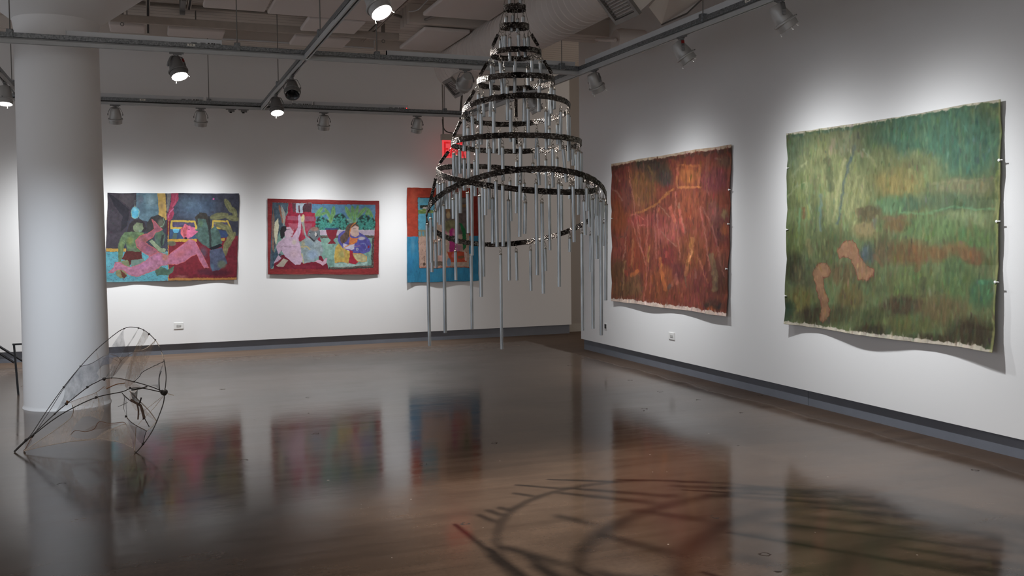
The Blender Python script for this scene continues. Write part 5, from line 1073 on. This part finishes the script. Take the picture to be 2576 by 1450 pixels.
# ---- 5: green abstract
c = Canvas([(47, 237), (1210, 38), (1190, 1430), (43, 1275)], 420, 450, 13, 91, .95); c.sat = .74
c.fill((92, 104, 62), tex=.2, ts=(.05, .01))
blob(c, [(900, 220, 380, 230, (64, 104, 78), .95), (1050, 300, 200, 200, (62, 104, 80), .95), (150, 340, 140, 140, (92, 112, 82), .9), (300, 420, 220, 220, (124, 130, 78), .9), (450, 560, 180, 200, (128, 132, 80), .9), (140, 600, 110, 180, (112, 124, 70), .9), (720, 480, 160, 120, (138, 120, 62), .85), (650, 360, 120, 100, (112, 118, 70), .8), (840, 400, 140, 110, (116, 114, 66), .7), (430, 260, 120, 90, (110, 110, 80), .7), (1050, 520, 180, 60, (116, 112, 78), .8), (980, 600, 200, 70, (76, 96, 66), .9), (780, 610, 70, 60, (66, 94, 68), .9), (690, 620, 110, 60, (86, 124, 82), .8), (1060, 690, 120, 60, (112, 128, 82), .9), (900, 740, 200, 70, (88, 116, 66), .9), (1090, 800, 130, 70, (80, 108, 58), .9), (560, 670, 90, 60, (98, 88, 54), .95), (545, 760, 90, 60, (124, 112, 66), .95), (720, 730, 80, 50, (108, 84, 48), .9), (780, 880, 180, 80, (104, 76, 42), .95), (980, 880, 160, 60, (112, 82, 46), .95), (1090, 910, 60, 50, (106, 74, 44), .9), (650, 860, 60, 110, (84, 74, 48), .8), (560, 890, 50, 70, (60, 70, 68), .9), (100, 820, 90, 110, (88, 100, 48), .9), (90, 960, 80, 90, (50, 50, 30), .9), (190, 1010, 120, 90, (76, 76, 50), .9), (330, 860, 110, 130, (78, 84, 46), .8), (140, 1140, 110, 90, (104, 96, 44), .9), (230, 1230, 120, 70, (60, 48, 32), .9), (420, 1000, 110, 80, (94, 76, 46), .9), (470, 1120, 110, 90, (98, 86, 44), .9), (400, 1230, 120, 70, (70, 68, 40), .9), (640, 1050, 150, 90, (82, 92, 54), .9), (620, 1250, 160, 90, (70, 76, 42), .9), (800, 1060, 140, 100, (88, 100, 52), .9), (760, 1180, 130, 70, (72, 56, 38), .9), (950, 1200, 140, 110, (100, 84, 50), .9), (780, 1290, 180, 60, (92, 94, 48), .9), (1030, 1040, 110, 120, (80, 104, 54), .9), (1130, 1100, 70, 100, (60, 100, 62), .9), (1090, 1330, 150, 100, (58, 46, 30), .95), (600, 1320, 120, 40, (50, 44, 30), .8), (900, 1370, 160, 40, (58, 50, 32), .9), (60, 1200, 50, 80, (50, 70, 48), .9), (1000, 960, 60, 80, (72, 96, 56), .8), (560, 1000, 60, 70, (74, 74, 46), .8)], ts=(.06, .014))
c.put(np.clip((fbm(c.X*1.0, c.Y*.14, .08, 17, 3)-.52)*5, 0, 1), (70, 84, 48), .25, ts=(.05, .01)); c.put(np.clip((fbm(c.X, c.Y*.12, .075, 37, 3)-.58)*5, 0, 1), (150, 156, 96), .2, ts=(.05, .01)); c.put(np.clip((fbm(c.X, c.Y*.16, .05, 57, 3)-.6)*5, 0, 1)*(c.Y > 650), (104, 74, 40), .25); c.put(np.clip((fbm(c.X, c.Y*.2, .06, 67, 3)-.6)*5, 0, 1)*(c.Y > 500), (76, 128, 78), .25)
for pts, w, col, a in (([(455, 350), (430, 460), (405, 580), (380, 720)], 10, (56, 80, 96), .9), ([(480, 280), (455, 380)], 10, (70, 92, 96), .8), ([(270, 560), (275, 640), (268, 760)], 12, (80, 110, 130), .7), ([(320, 380), (325, 460), (330, 520)], 44, (62, 72, 46), .8), ([(350, 260), (340, 330)], 22, (150, 120, 100), .5), ([(500, 460), (470, 600), (440, 700)], 12, (156, 156, 96), .7), ([(545, 460), (510, 600), (480, 720)], 12, (150, 150, 92), .7), ([(420, 360), (390, 500), (350, 700)], 14, (160, 160, 104), .7), ([(300, 400), (310, 560), (320, 720)], 14, (146, 146, 90), .6), ([(240, 380), (230, 560), (215, 760), (225, 860)], 14, (86, 94, 60), .6), ([(90, 520), (95, 450), (140, 400), (180, 380)], 7, (166, 172, 120), .8), ([(60, 575), (110, 520), (180, 500)], 7, (160, 168, 116), .8), ([(180, 510), (200, 600), (215, 660)], 9, (150, 156, 110), .7), ([(500, 330), (590, 350), (605, 400)], 14, (150, 150, 100), .6), ([(530, 300), (560, 340)], 8, (170, 180, 160), .7), ([(600, 420), (560, 560)], 10, (100, 110, 64), .6), ([(870, 400), (880, 500)], 16, (110, 140, 84), .6), ([(740, 660), (860, 670), (1000, 625), (1180, 640)], 9, (96, 160, 104), .7), ([(900, 490), (1050, 480), (1180, 470)], 9, (140, 130, 92), .6), ([(650, 690), (770, 690)], 16, (124, 82, 58), .7), ([(160, 640), (160, 690)], 16, (124, 66, 40), .8), ([(135, 640), (130, 760)], 9, (70, 140, 100), .7), ([(190, 620), (195, 700)], 10, (160, 160, 60), .7), ([(1195, 420), (1185, 560), (1190, 780)], 8, (170, 170, 80), .6), ([(820, 860), (830, 980)], 20, (120, 70, 40), .7), ([(860, 1030), (855, 1120)], 20, (70, 70, 50), .7), ([(1120, 1040), (1190, 1040)], 22, (56, 120, 84), .8), ([(110, 1130), (125, 1190)], 26, (136, 130, 60), .7), ([(1040, 830), (1050, 900)], 30, (122, 84, 50), .8), ([(1080, 860), (1110, 930)], 26, (118, 80, 50), .8), ([(470, 180), (440, 260), (400, 330)], 16, (130, 138, 100), .6), ([(200, 820), (205, 880)], 26, (120, 104, 62), .8), ([(600, 700), (600, 740)], 16, (90, 96, 100), .7), ([(550, 870), (545, 910)], 26, (72, 92, 100), .8), ([(600, 900), (640, 950)], 16, (120, 72, 46), .7)):
    c.stroke(pts, w*1.3, col, a*.62, soft=11, tex=.3, ts=(.05, .02))
for P_ in ([(230, 980), (255, 940), (310, 935), (345, 980), (330, 1010), (295, 1015), (300, 1080), (330, 1140), (340, 1200), (315, 1240), (290, 1268), (265, 1255), (275, 1190), (255, 1120), (240, 1040)], [(385, 880), (420, 830), (470, 810), (500, 850), (520, 910), (560, 955), (600, 975), (600, 1010), (560, 1040), (505, 1035), (490, 980), (470, 920), (430, 900), (400, 920)]):
    c.poly(P_, (142, 98, 66), .95, line=(116, 66, 44), lw=5, tex=.14)
c.ell(560, 650, 80, 34, (92, 84, 54), .9, .3); c.ell(540, 750, 70, 44, (130, 116, 72), .9, .3)
tb = fbm(c.u*44, c.u*0, 1.0, 8, 3); c.put(np.clip((.010+.016*(tb-.5)-c.v)*260, 0, 1), (196, 184, 160), .9, tex=.2); c.put(np.clip((c.v-(.982+.018*(tb-.5)))*260, 0, 1), (206, 192, 172), .9, tex=.2); c.put(np.clip((.026+.04*(tb-.5)-c.v)*80, 0, 1)*np.clip((c.v-.010)*200, 0, 1), (56, 92, 74), .6)
c.put(np.clip((c.u-(.990+.008*(fbm(c.v*30, c.v*0, 1.0, 4)-.5)))*200, 0, 1), (150, 150, 80), .6)
c.dabs(3000, 2.0, 9, .12, .6, 5, .15)
c.build('hanging_painting', 'largest painting, green abstract woodland on the right wall, nearer the camera', w4x((7.282, 2.519), (4.927, 2.517), (4.937, .734), (7.287, .734)), (-1, 0, 0), 'large unstretched canvases on the right wall', seed=33, edge=.012, wave=.012, bottom=.05, pins=[(.998, .24), (.996, .48), (.996, .72), (.003, .5), (.003, .18), (.003, .85)])
# ------------------------------------------------------------------ light of the rest of the room
w = bpy.data.worlds.new('room_beyond'); SC.world = w; w.use_nodes = True; nt = w.node_tree; L = nt.links.new
bg = nt.nodes['Background']; bg.inputs['Strength'].default_value = 1
tc = nt.nodes.new('ShaderNodeTexCoord'); sp = nt.nodes.new('ShaderNodeSeparateXYZ'); L(tc.outputs['Generated'], sp.inputs[0])
r = nt.nodes.new('ShaderNodeMapRange'); r.inputs['From Min'].default_value = -1; r.inputs['From Max'].default_value = .3; r.inputs['To Min'].default_value = 1; r.inputs['To Max'].default_value = 0; L(sp.outputs[0], r.inputs['Value'])
x = nt.nodes.new('ShaderNodeMix'); x.data_type = 'RGBA'; L(r.outputs['Result'], x.inputs['Factor'])
x.inputs[6].default_value = (.49, .425, .37, 1); x.inputs[7].default_value = (.46, .47, .50, 1); L(x.outputs[2], bg.inputs['Color'])
a = bpy.data.lights.new('left_cool_fill', 'AREA'); a.shape = 'RECTANGLE'; a.size = 4.5; a.size_y = 2.4; a.energy = 45; a.color = (.80, .89, 1)  # added cool fill light out of view, no window is built here
ao = bpy.data.objects.new('left_cool_fill', a); COL.objects.link(ao); ao.location = (-5.5, 1.5, 2.1); ao.rotation_euler = (Vector((-.8, 9.5, 1.4))-Vector(ao.location)).to_track_quat('-Z', 'Y').to_euler()
